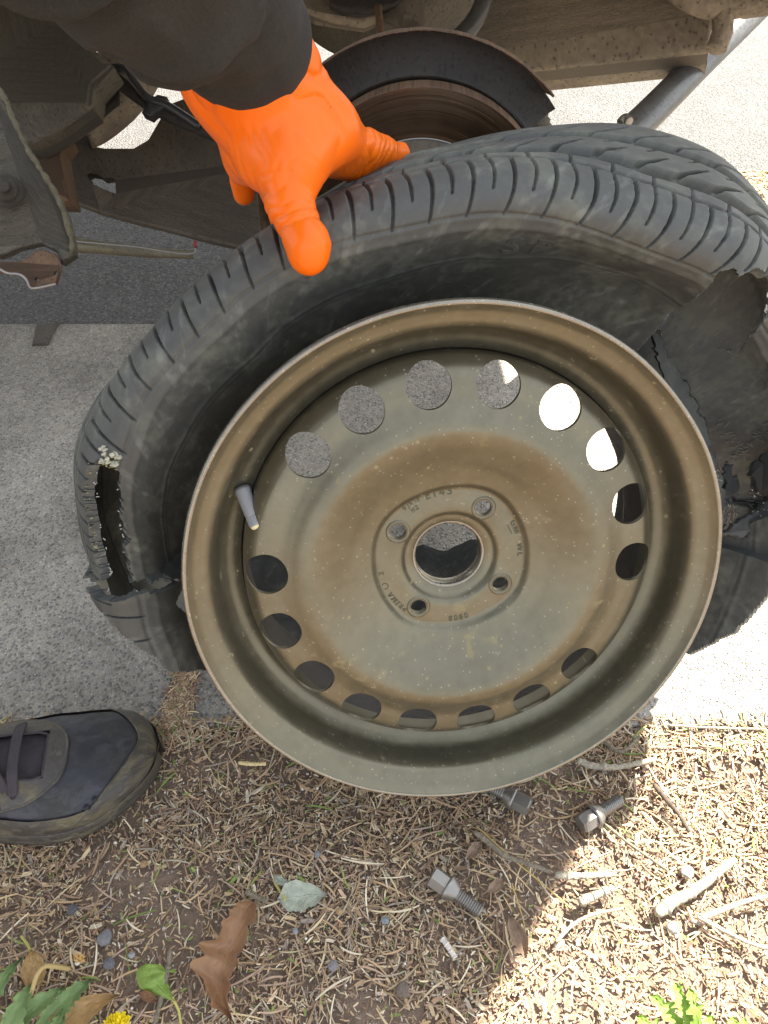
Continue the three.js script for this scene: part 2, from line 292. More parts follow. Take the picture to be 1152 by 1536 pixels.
{
  // visible face of the barrel: lip, flange curl, bead seat, drop to the well, back half
  const dent = g => { const p = g.attributes.position; for (let i = 0; i < p.count; i++) { const x = p.getX(i), y = p.getY(i), r = Math.hypot(x, y), a = Math.atan2(y, x), w = sstep(.17, .21, r) * sstep(-.03, 0, p.getZ(i)); const k = 1 + w * (.0035 * Math.exp(-(((a - .55) / .2) ** 2)) * -1.6 + .0012 * Math.sin(a * 3 + 1) + .0006 * Math.sin(a * 11)); p.setXY(i, x * k, y * k); } g.computeVertexNormals(); return g; };
  const face = [[.2072, -.0095], [.2078, -.004], [.2066, -.0008], [.2046, -.0004], [.2028, -.0025], [.1995, -.0062], [.1955, -.0088], [.1915, -.011], [.1885, -.0145], [.1870, -.020], [.1862, -.030], [.1848, -.038], [.180, -.044], [.1735, -.0475], [.1685, -.051], [.167, -.058], [.167, -.085], [.170, -.100], [.182, -.112], [.1862, -.125], [.187, -.15], [.1895, -.158], [.197, -.163], [.203, -.167], [.2075, -.172]];
  const back = [[.2075, -.172], [.209, -.171], [.2085, -.166], [.203, -.162], [.198, -.158], [.1925, -.152], [.190, -.147], [.189, -.125], [.185, -.109], [.1735, -.097], [.170, -.085], [.170, -.058], [.1715, -.053], [.176, -.0495], [.183, -.047], [.188, -.040], [.1892, -.030], [.1902, -.021], [.1925, -.0145], [.197, -.0115], [.202, -.0095], [.2058, -.0105], [.2072, -.0095]];
  part('barrel', dent(latheZ(face.slice(0, 15), 240, 160, true, true)), MAT.steel, wheel);
  part('barrel_inside', latheZ(face.slice(14), 160, 80, true, true), M({ ...rep(T.grime, .2), rgb: [.075, .062, .052], bumpScale: .001, roughness: .8 }), wheel);  // brake grime, with the shade behind the disc also put into the colour
  part('barrel_back', latheZ(back, 160, 140), MAT.steel, wheel);
  // scuffed bare edge of the lip
  const lp = [[.2073, -.0075], [.2082, -.004], [.2072, -.0004], [.2056, .0003], [.2043, -.0001]];
  part('rim_lip', dent(latheZ(lp, 240, 24, true, true)), MAT.lip, wheel);
  // disc: z = f(r, angle)
  const prof = new THREE.SplineCurve([[.027, -.0535], [.029, -.050], [.033, -.0475], [.0365, -.0465], [.040, -.0425], [.044, -.0415], [.057, -.0415], [.0615, -.0412], [.0645, -.0378], [.0665, -.0358], [.071, -.0342], [.080, -.0305], [.092, -.0235], [.104, -.0165], [.113, -.0135], [.121, -.0145], [.130, -.0185], [.138, -.0215], [.147, -.0228], [.156, -.025], [.162, -.030], [.1658, -.037], [.1674, -.054]].map(p => new THREE.Vector2(...p))).getSpacedPoints(400);
  const pz = r => { for (let i = 1; i < prof.length; i++) if (prof[i].x >= r) return lerp(prof[i - 1].y, prof[i].y, clamp((r - prof[i - 1].x) / (prof[i].x - prof[i - 1].x + 1e-9), 0, 1)); return prof[prof.length - 1].y; };
  const NR = 150, NA = 300, rs = []; for (let i = 0; i <= NR; i++) { const k = Math.round(i / NR * 400); rs.push(prof[k].x); }
  const discZ = (r, a) => { const lobe = .5 + .5 * Math.cos(4 * (a - BOLT0)), w = sstep(.044, .056, r) * (1 - sstep(.074, .088, r)), rr = r - w * (.0030 * (Math.pow(lobe, 1.6) - .45)); return pz(rr) + .0009 * Math.exp(-(((r - .05) / .011) ** 2)) * Math.pow(lobe, 6); };
  const TH = .0036, P = [], idx = [], ring = NA;
  const loop = [...rs.map((r, i) => [i, 0]), ...rs.map((r, i) => [NR - i, 1])];
  for (const [i, b] of loop) for (let a = 0; a < NA; a++) { const t = a / NA * 2 * PI, r = rs[i]; P.push(r * Math.cos(t), r * Math.sin(t), discZ(r, t) - b * TH); }
  const n = loop.length; for (let j = 0; j < n; j++) for (let a = 0; a < NA; a++) { const j2 = (j + 1) % n, a2 = (a + 1) % NA, q = [j * ring + a, j2 * ring + a, j2 * ring + a2, j * ring + a2]; idx.push(q[0], q[1], q[2], q[0], q[2], q[3]); }
  let g = new THREE.BufferGeometry(); g.setAttribute('position', new THREE.Float32BufferAttribute(P, 3)); g.setIndex(idx); g.computeVertexNormals(); planarUV(g);
  const ev = new Evaluator(); ev.attributes = ['position', 'normal', 'uv']; ev.useGroups = false;
  const cutters = [];
  for (const k of [5, 4, 3, 2, 1, 0, -1, -2, -4, -5, -6, -7, -8, -9, -10, -11]) { const c = new THREE.CylinderGeometry(.0168, .0168, .06, 48); c.rotateX(PI / 2); const a = HOLE0 + rad(20) * k; c.translate(.1474 * Math.cos(a), .1474 * Math.sin(a), -.022); cutters.push(c); }
  for (let k = 0; k < 4; k++) { const a = BOLT0 + k * PI / 2, x = .05 * Math.cos(a), y = .05 * Math.sin(a); const c = new THREE.CylinderGeometry(.0066, .0066, .05, 40); c.rotateX(PI / 2); c.translate(x, y, -.042); cutters.push(c); }
  let A = new Brush(g); A.updateMatrixWorld();
  const cm = mergeGeometries(cutters.map(c => c.index ? c.toNonIndexed() : c)); const B = new Brush(cm); B.updateMatrixWorld();
  A = ev.evaluate(A, B, SUBTRACTION);
  part('wheel_disc', A.geometry, MAT.steel, wheel);
  // pressed seats round the bolt holes and rolled edge of the bore
  for (let k = 0; k < 4; k++) { const a = BOLT0 + k * PI / 2, s = latheZ([[.0066, -.006], [.0066, -.0012], [.0074, .0002], [.0088, .0006], [.0102, -.0006]], 40, 14); s.translate(.05 * Math.cos(a), .05 * Math.sin(a), discZ(.05, a) - .0002); part('bolt_seat', s, MAT.steel, wheel); }
  part('bore_edge', latheZ([[.0270, -.060], [.0272, -.052], [.0281, -.0495], [.0296, -.0492]], 80, 20), MAT.lip, wheel);
  // stamped characters following the hub plate, tops outward
  const word = (str, r, mid, size, gap = 1) => {
    const gl = []; let w = 0; const items = [...str].map(ch => { const q = new TextGeometry(ch, { font: FONT, size, depth: .0005, curveSegments: 3 }); q.computeBoundingBox(); const bb = q.boundingBox, cw = ch === ' ' ? size * .45 : (bb.max.x - bb.min.x) + size * .22 * gap; const o = { q, w: cw, x: w, min: ch === ' ' ? 0 : bb.min.x }; w += cw; return o; });
    for (const it of items) { if (!it.q.attributes.position.count) continue; const a = mid - (it.x + it.w / 2 - w / 2) / r; it.q.translate(-it.min - it.w / 2 + size * .11, 0, 0); it.q.rotateZ(a - PI / 2); it.q.translate(r * Math.cos(a), r * Math.sin(a), discZ(r + size / 2, a) - .0001); gl.push(it.q); }
    part('stamped_text', merge(gl), stampM, wheel);
  };
  const stampM = M({ rgb: [.075, .068, .04], metalness: .3, roughness: .6 });
  word('ET43', .0555, rad(89), .0062); word('6Jx15', .0575, rad(112), .0038); word('H2', .0515, rad(112), .0038);
  word('GM', .0560, rad(14), .0056); word('WL', .0560, rad(-7), .0056); word('0908', .0535, rad(-93), .0048);
  word('PRIMA', .0555, rad(209), .0045); word('2', .0555, rad(179), .0042);
  { const bar = new RoundedBoxGeometry(.009, .0007, .0006, 2, .0002), a = rad(14); bar.translate(0, .0535, 0); bar.rotateZ(a - PI / 2); bar.translate(0, 0, discZ(.0535, a)); part('stamped_line', bar, stampM, wheel); }
  { const c = new THREE.TorusGeometry(.0026, .0004, 8, 28), a = rad(191); c.translate(.058 * Math.cos(a), .058 * Math.sin(a), discZ(.058, a)); part('stamped_ring', c, stampM, wheel); }
  // valve
  const va = HOLE0 + rad(20) * 5.98, base = V(.174 * Math.cos(va), .174 * Math.sin(va), -.044), dir = toL(at(384, 789, .556)).sub(base).normalize();
  const v = new THREE.Group(); v.name = 'valve_stem'; v.position.copy(base); v.quaternion.setFromUnitVectors(V(0, 1, 0), dir); v.scale.set(1, .76, 1); wheel.add(v); v.userData.label = 'grey rubber valve stem with ribbed cap';
  const L2 = (pts, s = 28) => new THREE.LatheGeometry(pts.map(p => new THREE.Vector2(...p)), s);
  const vm = M({ rgb: [.32, .32, .335], roughness: .6, ...rep(T.grime, .03), bumpScale: .0002 }), vt = M({ rgb: [.55, .52, .30], roughness: .6 });
  part('stem', L2([[.0001, -.004], [.0066, -.004], [.0064, .000], [.0060, .004], [.0058, .010], [.0053, .026], [.0050, .028], [.0001, .028]]), vm, v);
  part('valve_cap', gridGeo(72, 8, (u, w) => { const a = -u * 2 * PI, y = [.027, .0272, .028, .036, .0375, .0385, .039, .0392, .0393][Math.round(w * 8)], rb = [.002, .0046, .0050, .0048, .0046, .0042, .003, .0015, .0001][Math.round(w * 8)] + ((w > .2 && w < .45) ? .00025 * Math.sign(Math.sin(a * 20)) : 0); return V(rb * Math.cos(a), y, rb * Math.sin(a)); }, { closeU: true }), vm, v);
  part('cap_tip', L2([[.0001, .0412], [.002, .041], [.0037, .0398], [.0043, .038], [.0043, .0372], [.001, .0372]].reverse()), vt, v);
}

/* ---------- tyre ---------- */
const tyre = thing('torn_tyre', 'worn black tyre with grooved tread, ripped open at both sides, hanging behind the steel rim', 'tyre', WC);
tyre.quaternion.copy(WQ);
const TC = { x: 0, y: -.03 };
const secPts = [[.192, -.142], [.201, -.138], [.212, -.122], [.224, -.096], [.239, -.066], [.256, -.0405], [.2715, -.0290], [.285, -.0275], [.2955, -.034], [.3025, -.046], [.3065, -.064], [.309, -.09], [.3095, -.115], [.309, -.14], [.3065, -.166], [.3015, -.186], [.293, -.198], [.281, -.205], [.262, -.209], [.240, -.206], [.220, -.196], [.203, -.182], [.196, -.172]].map(p => [p[0] + .006, p[1]]);
const secCurve = new THREE.SplineCurve(secPts.map(p => new THREE.Vector2(...p))), SEC_L = secCurve.getLength();
const SN = 1600, SECT = [];                            // position and outward normal along the section
for (let i = 0; i <= SN; i++) { const p = secCurve.getPointAt(i / SN), t = secCurve.getTangentAt(i / SN); SECT.push([p.x, p.y, t.y, -t.x]); }
{ const m = SECT[SN / 2]; if (m[2] < 0) for (const q of SECT) { q[2] *= -1; q[3] *= -1; } }
let S0 = 0, SA = null; { let best = 9; SECT.forEach((p, i) => { const d = Math.hypot(p[0] - .282, p[1] + .0278); if (d < best) { best = d; S0 = i / SN * SEC_L; SA = p; } }); }
const SO = S0 - .1133;                                // tear positions were laid out on s - SO
const RT = .311, PER = 2 * PI / 71;
function groove(th, s) {                               // depth of the tread pattern at tread coordinate s (metres from the shoulder line)
  let d = 0; const cut = (dist, half, depth) => { const k = depth * (1 - sstep(half * .6, half + .0006, Math.abs(dist))); if (k > d) d = k; };
  if (s < -.004 || s > .2) return s > -.06 && s < 0 ? -.0010 * Math.exp(-(((s + .0095) / .0022) ** 2)) - .0009 * Math.exp(-(((s + .046) / .002) ** 2)) - .0004 * Math.exp(-(((s + .052) / .0012) ** 2)) : 0;
  const wob = .0006 * n3(th * 40, s * 60, 3, 5);
  cut(s, .0010, .0010);
  cut(s - .0520 + wob, .0011, .004);
  cut(s - .0715 + wob, .0080, .010); cut(s - .1120, .0062, .009); cut(s - .1530, .0040, .006);
  if (s < .070) {
    const q = (1 - clamp(s / .05, 0, 1)), bend = q * .007 - q * q * .0115, a = (th - .0 + bend / RT) / PER, f = (a - Math.floor(a) - .5) * PER * RT, f2 = (a + .5 - Math.floor(a + .5) - .5) * PER * RT;
    if (s > -.001 && s < .053) cut(f + wob, lerp(.0005, .0009, sstep(.010, .03, s)), lerp(.0026, .0048, sstep(.004, .026, s)));
    if (s > .016) cut(f2 + wob, .0004 * sstep(.016, .026, s) + .0002, .0035);
  }
  if (s > .073 && s < .113) { const a = (th + (s - .073) * 1.1 / RT) / PER, f = (a - Math.floor(a) - .5) * PER * RT; if (s < .098) cut(f, .0026 * (1 - sstep(.082, .098, s)) + .0004, .006); const a2 = a + .4, g = (a2 - Math.floor(a2) - .5) * PER * RT; if (s > .1) cut(g, .0008, .003); }
  if (s > .115 && s < .151) { const a = (th + (s - .112) * 1.3 / RT) / PER, f = (a - Math.floor(a) - .5) * PER * RT; if (s < .137) cut(f, .0012, .004); }
  if (s > .156) { const a = (th + (s - .157) * .4 / RT) / PER, f = (a - Math.floor(a) - .5) * PER * RT; cut(f, .0016, .004); }
  return d;
}
// how the burst carcass is pulled out of round: angle, radial shift, axial shift, tilt of the section
const WARP = [[-20, .012, .0, 12], [10, .017, .002, 22], [40, .021, .0025, 32], [55, .0061, .0053, 32], [70, .0072, .005, 16.2], [85, .0049, .002, 6.5], [100, .0055, 0, -2.7], [115, .0033, 0, -6], [130, .003, .0012, -4.8], [145, -.0042, -.0005, 9.6], [160, -.0185, -.018, 17], [175, -.022, -.028, 14], [190, -.02, -.03, 10], [215, -.01, -.02, 4], [260, 0, -.02, 0], [300, .005, -.01, 4], [340, .012, 0, 12], [370, .017, .002, 22]];
function warp(deg) {
  if (deg > 350) deg -= 360; let i = 1; while (i < WARP.length - 2 && WARP[i + 1][0] <= deg) i++;
  const p = [WARP[i - 1], WARP[i], WARP[i + 1], WARP[i + 2] ?? WARP[i + 1]], h = p[2][0] - p[1][0], t = (deg - p[1][0]) / h, o = [];
  for (let k = 1; k < 4; k++) { const m1 = (p[2][k] - p[0][k]) / (p[2][0] - p[0][0]) * h, m2 = (p[3][k] - p[1][k]) / Math.max(1, p[3][0] - p[1][0]) * h, t2 = t * t, t3 = t2 * t; o.push((2 * t3 - 3 * t2 + 1) * p[1][k] + (t3 - 2 * t2 + t) * m1 + (3 * t2 - 2 * t3) * p[2][k] + (t3 - t2) * m2); }
  return [o[0], o[1], rad(o[2])];
}
const FLAP = [[166, 192, .03, .16, .010]];                        // [deg0, deg1, s0, s1, lift]: strips that stand proud of the rest
// a point of the carcass; depth is metres below the outer skin
function tyreP(th, s, depth = 0) {
  const q = SECT[clamp(Math.round(s / SEC_L * SN), 0, SN)], deg = ((th * 180 / PI) % 360 + 360) % 360, w = warp(deg), sq = s - SO, gr = sstep(-SO, .1, sq) * (1 - sstep(.25, .40, sq)); w[0] *= gr; w[2] *= gr; const cs = Math.cos(w[2]), sn = Math.sin(w[2]);
  let lift = 0; for (const F of FLAP) { const a = sstep(F[0] - 2, F[0], deg) * (1 - sstep(F[1], F[1] + 14, deg)) * sstep(F[2] - .02, F[2], sq) * (1 - sstep(F[3], F[3] + .03, sq)); lift += F[4] * a; }
  const dd = depth - lift, a = q[0] - q[2] * dd - SA[0], b = q[1] - q[3] * dd - SA[1];
  const cx = Math.cos(th), cy = Math.sin(th), lump = .0025 * n3(cx * 4, cy * 4, s * 12, 21) + .0015 * n3(cx * 9, cy * 9, s * 22, 22);
  const r = SA[0] + a * cs - b * sn + w[0] + lump, z = SA[1] + a * sn + b * cs + w[1];
  const L = V(TC.x + r * cx, TC.y + r * cy, z), W = toW(L), floor = .012 - depth;
  if (W.y < floor + .04) { const h = (W.y - floor - .04) / .04; W.y = floor + .04 * Math.exp(h); return toL(W); }
  return L;
}
const inPoly = (x, y, P) => { let c = false; for (let i = 0, j = P.length - 1; i < P.length; j = i++) if ((P[i][1] > y) !== (P[j][1] > y) && x < (P[j][0] - P[i][0]) * (y - P[i][1]) / (P[j][1] - P[i][1]) + P[i][0]) c = !c; return c; };
const TEARS = [
  [[143.5, .140], [141.3, .118], [146, .111], [151.5, .1105], [158, .111], [164.5, .115], [165, .142], [158, .147], [150, .146]],
  [[165, .17], [164.3, .1], [166, .08], [169, .06], [170.2, .06], [167.8, .08], [166.2, .1], [166.3, .17]],
  [[172, .085], [176, .07], [179, .062], [178, .045], [172, .05], [170, .07]],
  [[166, .2], [166, .152], [172, .130], [180, .1145], [184, .109], [189.5, .0825], [193, .04], [194, -.2], [324, -.2], [325, .0525], [334.5, .078], [344.5, .0915], [350, .11], [352, .25], [340, .30], [330, .33], [320, .365], [212, .365], [205, .345], [192, .31], [186, .28], [181, .2]],
  [[35.5, .0045], [39.5, .051], [40.6, .085], [43.4, .119], [42.2, .126], [40.6, .124], [39.4, .136], [37.6, .140], [36.6, .152], [34.6, .150], [34.2, .128], [32.6, .112], [29.5, .087], [28.5, .09], [27, .1035], [24, .13], [18, .15], [10, .15], [3, .115], [-2, .0765], [-5.5, .054], [-7.5, .036], [-.5, .033], [9, .018], [20, .0045], [28.5, 0], [33, -.002]],
];
function torn(deg, s) {
  s -= SO;
  const jx = deg + .9 * n3(deg * .6, s * 80, 1, 31) + .3 * n3(deg * 2.2, s * 420, 2, 32), js = s + .0034 * n3(deg * .7, s * 60, 3, 33) + .0009 * n3(deg * 2, s * 300, 4, 34);
  for (const P of TEARS) if (P.length > 18 ? inPoly(lerp(deg, jx, .25), lerp(s, js, .25), P) || inPoly(lerp(deg, jx, .25) - 360, lerp(s, js, .25), P) : inPoly(jx, js, P) || inPoly(jx - 360, js, P)) return true;
  return false;
}
{
  const NT = 2600, sv = [];
  for (let s = 0; s < SEC_L;) { sv.push(s); s += (s > S0 - .004 && s < S0 + .16) ? .0011 : s > S0 - .075 && s < S0 ? .0016 : .003; } sv.push(SEC_L);
  const ns = sv.length, P = new Float32Array((NT + 1) * ns * 3), N = new Float32Array((NT + 1) * ns * 3), U = new Float32Array((NT + 1) * ns * 2), ok = new Uint8Array(NT * ns);
  for (let j = 0; j < ns; j++) for (let i = 0; i <= NT; i++) {
    const th = i / NT * 2 * PI, p = tyreP(th, sv[j], groove(th, sv[j] - S0)), k = j * (NT + 1) + i; P.set([p.x, p.y, p.z], k * 3); U[2 * k] = th * .29; U[2 * k + 1] = sv[j];
  }
  const pv = k => V(P[3 * k], P[3 * k + 1], P[3 * k + 2]);
  for (let j = 0; j < ns; j++) for (let i = 0; i <= NT; i++) { const ii = i % NT, w = NT + 1, a = j * w + (ii + 1), b = j * w + (ii + NT - 1) % NT, c = Math.min(ns - 1, j + 1) * w + ii, d = Math.max(0, j - 1) * w + ii, n = pv(a).sub(pv(b)).cross(pv(c).sub(pv(d))).normalize().negate(); N.set([n.x, n.y, n.z], (j * w + i) * 3); }
  for (let j = 0; j < ns - 1; j++) for (let i = 0; i < NT; i++) ok[j * NT + i] = torn((i + .5) / NT * 360, (sv[j] + sv[j + 1]) / 2) ? 0 : 1;
  const w = NT + 1, sub = (j0, j1, name) => {
    const map = new Map(), p = [], n = [], u = [], idx = [], g = k => { if (!map.has(k)) { map.set(k, p.length / 3); p.push(P[3 * k], P[3 * k + 1], P[3 * k + 2]); n.push(N[3 * k], N[3 * k + 1], N[3 * k + 2]); u.push(U[2 * k], U[2 * k + 1]); } return map.get(k); };
    for (let j = j0; j < j1; j++) for (let i = 0; i < NT; i++) if (ok[j * NT + i]) { const a = g(j * w + i), b = g(j * w + i + 1), c = g((j + 1) * w + i), d = g((j + 1) * w + i + 1); idx.push(a, c, b, b, c, d); }
    const q = new THREE.BufferGeometry(); q.setAttribute('position', new THREE.Float32BufferAttribute(p, 3)); q.setAttribute('normal', new THREE.Float32BufferAttribute(n, 3)); q.setAttribute('uv', new THREE.Float32BufferAttribute(u, 2)); q.setIndex(idx); part(name, q, MAT.rubber, tyre);
  };
  const jA = sv.findIndex(s => s > S0 - .003), jB = sv.findIndex(s => s > S0 + .2);
  sub(0, jA, 'front_sidewall'); sub(jA, jB, 'tread'); sub(jB, ns - 1, 'back_sidewall');
  // inner liner and the torn edges
  const inner = [], edge = [], eu = [], iu = [], wall = 2;
  const IN = (i, j) => tyreP((i % NT) / NT * 2 * PI, sv[j], (sv[j] > S0 && sv[j] < S0 + .18) ? .0095 : .0065);
  const cache = new Map(), inn = (i, j) => { const k = j * NT + i % NT; if (!cache.has(k)) cache.set(k, IN(i, j)); return cache.get(k); };
  const quad = (arr, uvs, a, b, c, d, q) => { for (const v of [a, b, c, b, d, c]) arr.push(v.x, v.y, v.z); for (const t of [q[0], q[1], q[2], q[1], q[3], q[2]]) uvs.push(...t); };
  const st = 4, js = []; for (let j = 0; j < ns - 1; j += (sv[j] > S0 - .004 && sv[j] < S0 + .16) ? 3 : 1) js.push(j); js.push(ns - 1);
  for (let q = 0; q < js.length - 1; q++) for (let i = 0; i < NT; i += st) {
    let c = 0, m = 0; for (let jj = js[q]; jj < js[q + 1]; jj++) for (let d = 0; d < st; d++) { m++; c += ok[jj * NT + i + d]; }
    if (c === m) { const j = js[q], j2 = js[q + 1]; quad(inner, iu, inn(i, j), inn(i, j2), inn(i + st, j), inn(i + st, j2), [[i / NT * 1.8, sv[j]], [i / NT * 1.8, sv[j2]], [(i + st) / NT * 1.8, sv[j]], [(i + st) / NT * 1.8, sv[j2]]]); }
    else if (c) for (let jj = js[q]; jj < js[q + 1]; jj++) for (let d = 0; d < st; d++) if (ok[jj * NT + i + d]) quad(inner, iu, inn(i + d, jj), inn(i + d, jj + 1), inn(i + d + 1, jj), inn(i + d + 1, jj + 1), [[0, 0], [0, .002], [.002, 0], [.002, .002]].map(t => [i / NT * 1.8 + t[0], sv[jj] + t[1]]));
  }
  const O = (i, j) => pv(j * w + i % NT), isOk = (i, j) => j >= 0 && j < ns - 1 && ok[j * NT + (i + NT) % NT];
  for (let j = 0; j < ns - 1; j++) for (let i = 0; i < NT; i++) if (isOk(i, j)) {
    const e = (i0, j0, i1, j1) => quad(edge, eu, O(i0, j0), O(i1, j1), inn(i0, j0), inn(i1, j1), [[i * .0008, j * .001], [i * .0008 + .001, j * .001], [i * .0008, j * .001 + .008], [i * .0008 + .001, j * .001 + .008]]);
    if (!isOk(i - 1, j)) e(i, j, i, j + 1); if (!isOk(i + 1, j)) e(i + 1, j + 1, i + 1, j); if (!isOk(i, j - 1)) e(i + 1, j, i, j); if (!isOk(i, j + 1)) e(i, j + 1, i + 1, j + 1);
  }
  const mk = (a, u) => { let g = new THREE.BufferGeometry(); g.setAttribute('position', new THREE.Float32BufferAttribute(a, 3)); g.setAttribute('uv', new THREE.Float32BufferAttribute(u, 2)); g = mergeVertices(g, 1e-5); g.computeVertexNormals(); return g; };
  part('inner_liner', mk(inner, iu), MAT.innerRubber, tyre);
  if (edge.length) part('torn_edge', mk(edge, eu), MAT.innerRubber, tyre);
}
/* ---------- the car above and behind ---------- */
const car = thing('car', 'jacked up car with its front wheel off, dirty brown underside and bare brake disc', 'car');
{
  // unseen outer shell above the picture; end outline shaped to set the shadow edge
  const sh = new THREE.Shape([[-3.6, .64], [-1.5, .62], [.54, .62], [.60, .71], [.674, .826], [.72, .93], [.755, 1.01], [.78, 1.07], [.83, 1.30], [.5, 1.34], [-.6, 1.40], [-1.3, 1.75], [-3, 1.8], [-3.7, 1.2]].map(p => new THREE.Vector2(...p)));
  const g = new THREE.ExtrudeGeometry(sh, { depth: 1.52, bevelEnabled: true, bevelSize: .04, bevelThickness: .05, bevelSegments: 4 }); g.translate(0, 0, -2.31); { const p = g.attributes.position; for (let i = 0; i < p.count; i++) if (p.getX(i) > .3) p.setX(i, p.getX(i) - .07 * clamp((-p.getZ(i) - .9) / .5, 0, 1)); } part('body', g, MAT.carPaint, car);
  // brake disc with hat, and its splash shield
  const br = new THREE.Group(); br.name = 'brake_disc'; br.position.copy(at(630, 338, .712)); br.rotation.set(0, -.05, 0); br.scale.setScalar(.88); car.add(br);
  const lz = (p, n, smooth) => { const g = latheZ(p, n, p.length * 8, smooth); g.computeVertexNormals(); return g; };
  const ringUV = g => { const p = g.attributes.position, u = g.attributes.uv; for (let i = 0; i < p.count; i++) { u.setXY(i, Math.atan2(p.getY(i), p.getX(i)) * .003, Math.hypot(p.getX(i), p.getY(i)) * 3.2); } return g; };
  part('friction_ring', ringUV(lz([[.088, 0], [.1372, 0]], 160, false)), MAT.rotor, br);
  part('disc_rim', lz([[.1372, 0], [.1378, -.001], [.1378, -.021], [.1372, -.022]], 160, false), MAT.rust, br);
  part('hub_hat', lz([[.03, .028], [.08, .028], [.0855, .026], [.088, .021], [.0885, .002], [.091, .0002]], 120), MAT.grimeDark, br);
  part('wear_line', lz([[.0885, .001], [.0905, .0012], [.0912, .0004]], 120), MAT.bolt, br);
  const shd = new THREE.Group(); shd.name = 'splash_shield'; shd.position.copy(br.position).add(V(0, 0, -.03)); shd.rotation.copy(br.rotation); shd.scale.setScalar(.85); car.add(shd);
  const sector = (prof, a0, a1, rag, n = 160) => gridGeo(n, prof.length - 1, (u, v) => { const a = rad(lerp(a0, a1, u)), q = prof[Math.round(v * (prof.length - 1))], w = 1 + rag * f3(u * 30, v * 3, 1, 3, 5); return V(q[0] * w * Math.cos(a), q[0] * w * Math.sin(a), q[1]); }, { uv: (u, v, p) => [p.x, p.y] });
  part('shield_plate', sector([[.10, -.006], [.141, -.006], [.1425, .006], [.147, .008], [.150, -.004], [.172, -.010], [.180, -.008]], 38, 190, .0), MAT.nearBlack, shd);
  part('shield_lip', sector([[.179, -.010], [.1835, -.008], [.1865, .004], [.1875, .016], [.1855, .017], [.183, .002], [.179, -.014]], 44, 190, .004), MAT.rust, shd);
  const ragged = (pts, d, th, mat, name, o) => part(name, plate(pts, d, th, { bevel: .0015, ...o }), mat, car);
  ragged([[700, 80], [722, 84], [742, 98], [757, 103], [768, 118], [776, 119], [791, 140], [783, 143], [789, 152], [796, 172], [790, 178], [776, 158], [764, 146], [740, 118], [715, 98]], .735, .005, MAT.nearBlack, 'rusted_shield_edge');
  part('rubber_boot', roughen(tube([at(804, 200, .74), at(805, 178, .735), at(806, 164, .73)], t => .0155 * (1 - .45 * t * t) * (1 + .05 * Math.sin(t * 25)), 24, 18), .0006, 300), MAT.grimeDark, car);
  part('hose', tube([at(772, 128, .738), at(783, 146, .735), at(795, 170, .733), at(800, 190, .735)], .0032, 24, 8), MAT.plasticBlack, car);
  // big flat beam at the right with its moulded end rib
  const B = (px, py) => lerp(1.08, .92, clamp((px - 560) / 520, 0, 1));
  part('beam', roughen(plate([[540, -90], [560, 60], [660, 96], [752, 109], [760, 109], [1062, 76], [1074, 20], [1100, -90]], B, .05, { bevel: .006 }), .0015, 60), MAT.grimeBrown, car);
  part('beam_rib', roughen(tube([at(1120, -80, .89), at(1092, -20, .895), at(1086, 14, .895), at(1083, 48, .897), at(1074, 74, .9)], .0125, 40, 14), .002, 80), MAT.grimeBrown, car);
  part('beam_rib', roughen(tube([at(1000, -30, .90), at(1030, 0, .897), at(1060, 11, .894), at(1086, 13, .892), at(1120, 11, .885), at(1190, 4, .87)], .0115, 40, 14), .002, 80), MAT.grimeBrown, car);
  const bar = new THREE.Group(); bar.name = 'strut_bar'; car.add(bar);
  part('bar', tube([at(915, 225, .90), at(963, 182, .93), at(1050, 95, 1.0), at(1130, 17, 1.06), at(1220, -72, 1.14)], .0195, 30, 28), MAT.barGrey, bar);
  part('bar_bolt', tube([at(930, 184, .885), at(938, 177, .885), at(944, 183, .88)], .0052, 14, 10), MAT.bolt, bar);
  // spring seat, bush and coil above the disc
  part('spring_seat', gridGeo(60, 16, (u, v) => { const a = u * 2 * PI, r = v, o = at(575, -10, .90); return o.add(V(.125 * r * Math.cos(a), .085 * r * Math.sin(a) - .0, -.03 + .05 * r * r * Math.sin(a) * 0 + .05 * (1 - r * r))); }, { uv: (u, v, p) => [p.x, p.y] }), MAT.grimeOlive, car);
  ragged([[452, -40], [447, 8], [470, 22], [500, 27], [545, 34], [590, 12], [632, -6], [650, -40]], .84, .012, MAT.grimeBrown, 'mounting_plate', { bevel: .004 });
  ragged([[495, -40], [494, 6], [512, 15], [545, 17], [592, 8], [625, -12], [630, -40]], .825, .006, MAT.nearBlack, 'painted_recess', { bevel: .003 });  // dark plate in front of the mount, coloured as a shaded hollow
  part('rubber_bush', (() => { const a = at(602, -15, .85), b = at(602, 46, .855); return tube([a, a.clone().lerp(b, .5), b], t => .026 * (t > .97 ? .92 : 1), 20, 30); })(), MAT.grimeDark, car);
  part('stay', tube([at(567, 10, .82), at(572, 58, .82)], .0042, 6, 8), MAT.rust, car);
  part('coil_spring', tube([at(742, -70, .84), at(732, -25, .84), at(722, 12, .84), at(704, 42, .845), at(672, 68, .85), at(620, 84, .86)], .0105, 50, 16), MAT.plasticBlack, car);
  // inner structure at the left
  part('inner_panel', roughen(plate([[-120, -120], [60, -120], [90, 30], [168, 96], [140, 128], [136, 158], [90, 192], [50, 214], [-40, 190], [-120, 160]], .84, .03, { bevel: .006 }), .002, 40), MAT.grimeOlive, car);
  ragged([[-20, 185], [52, 206], [92, 188], [100, 205], [88, 222], [96, 270], [104, 300], [60, 300], [-20, 260]], .88, .03, MAT.rust, 'corroded_flange', { bevel: .005 });
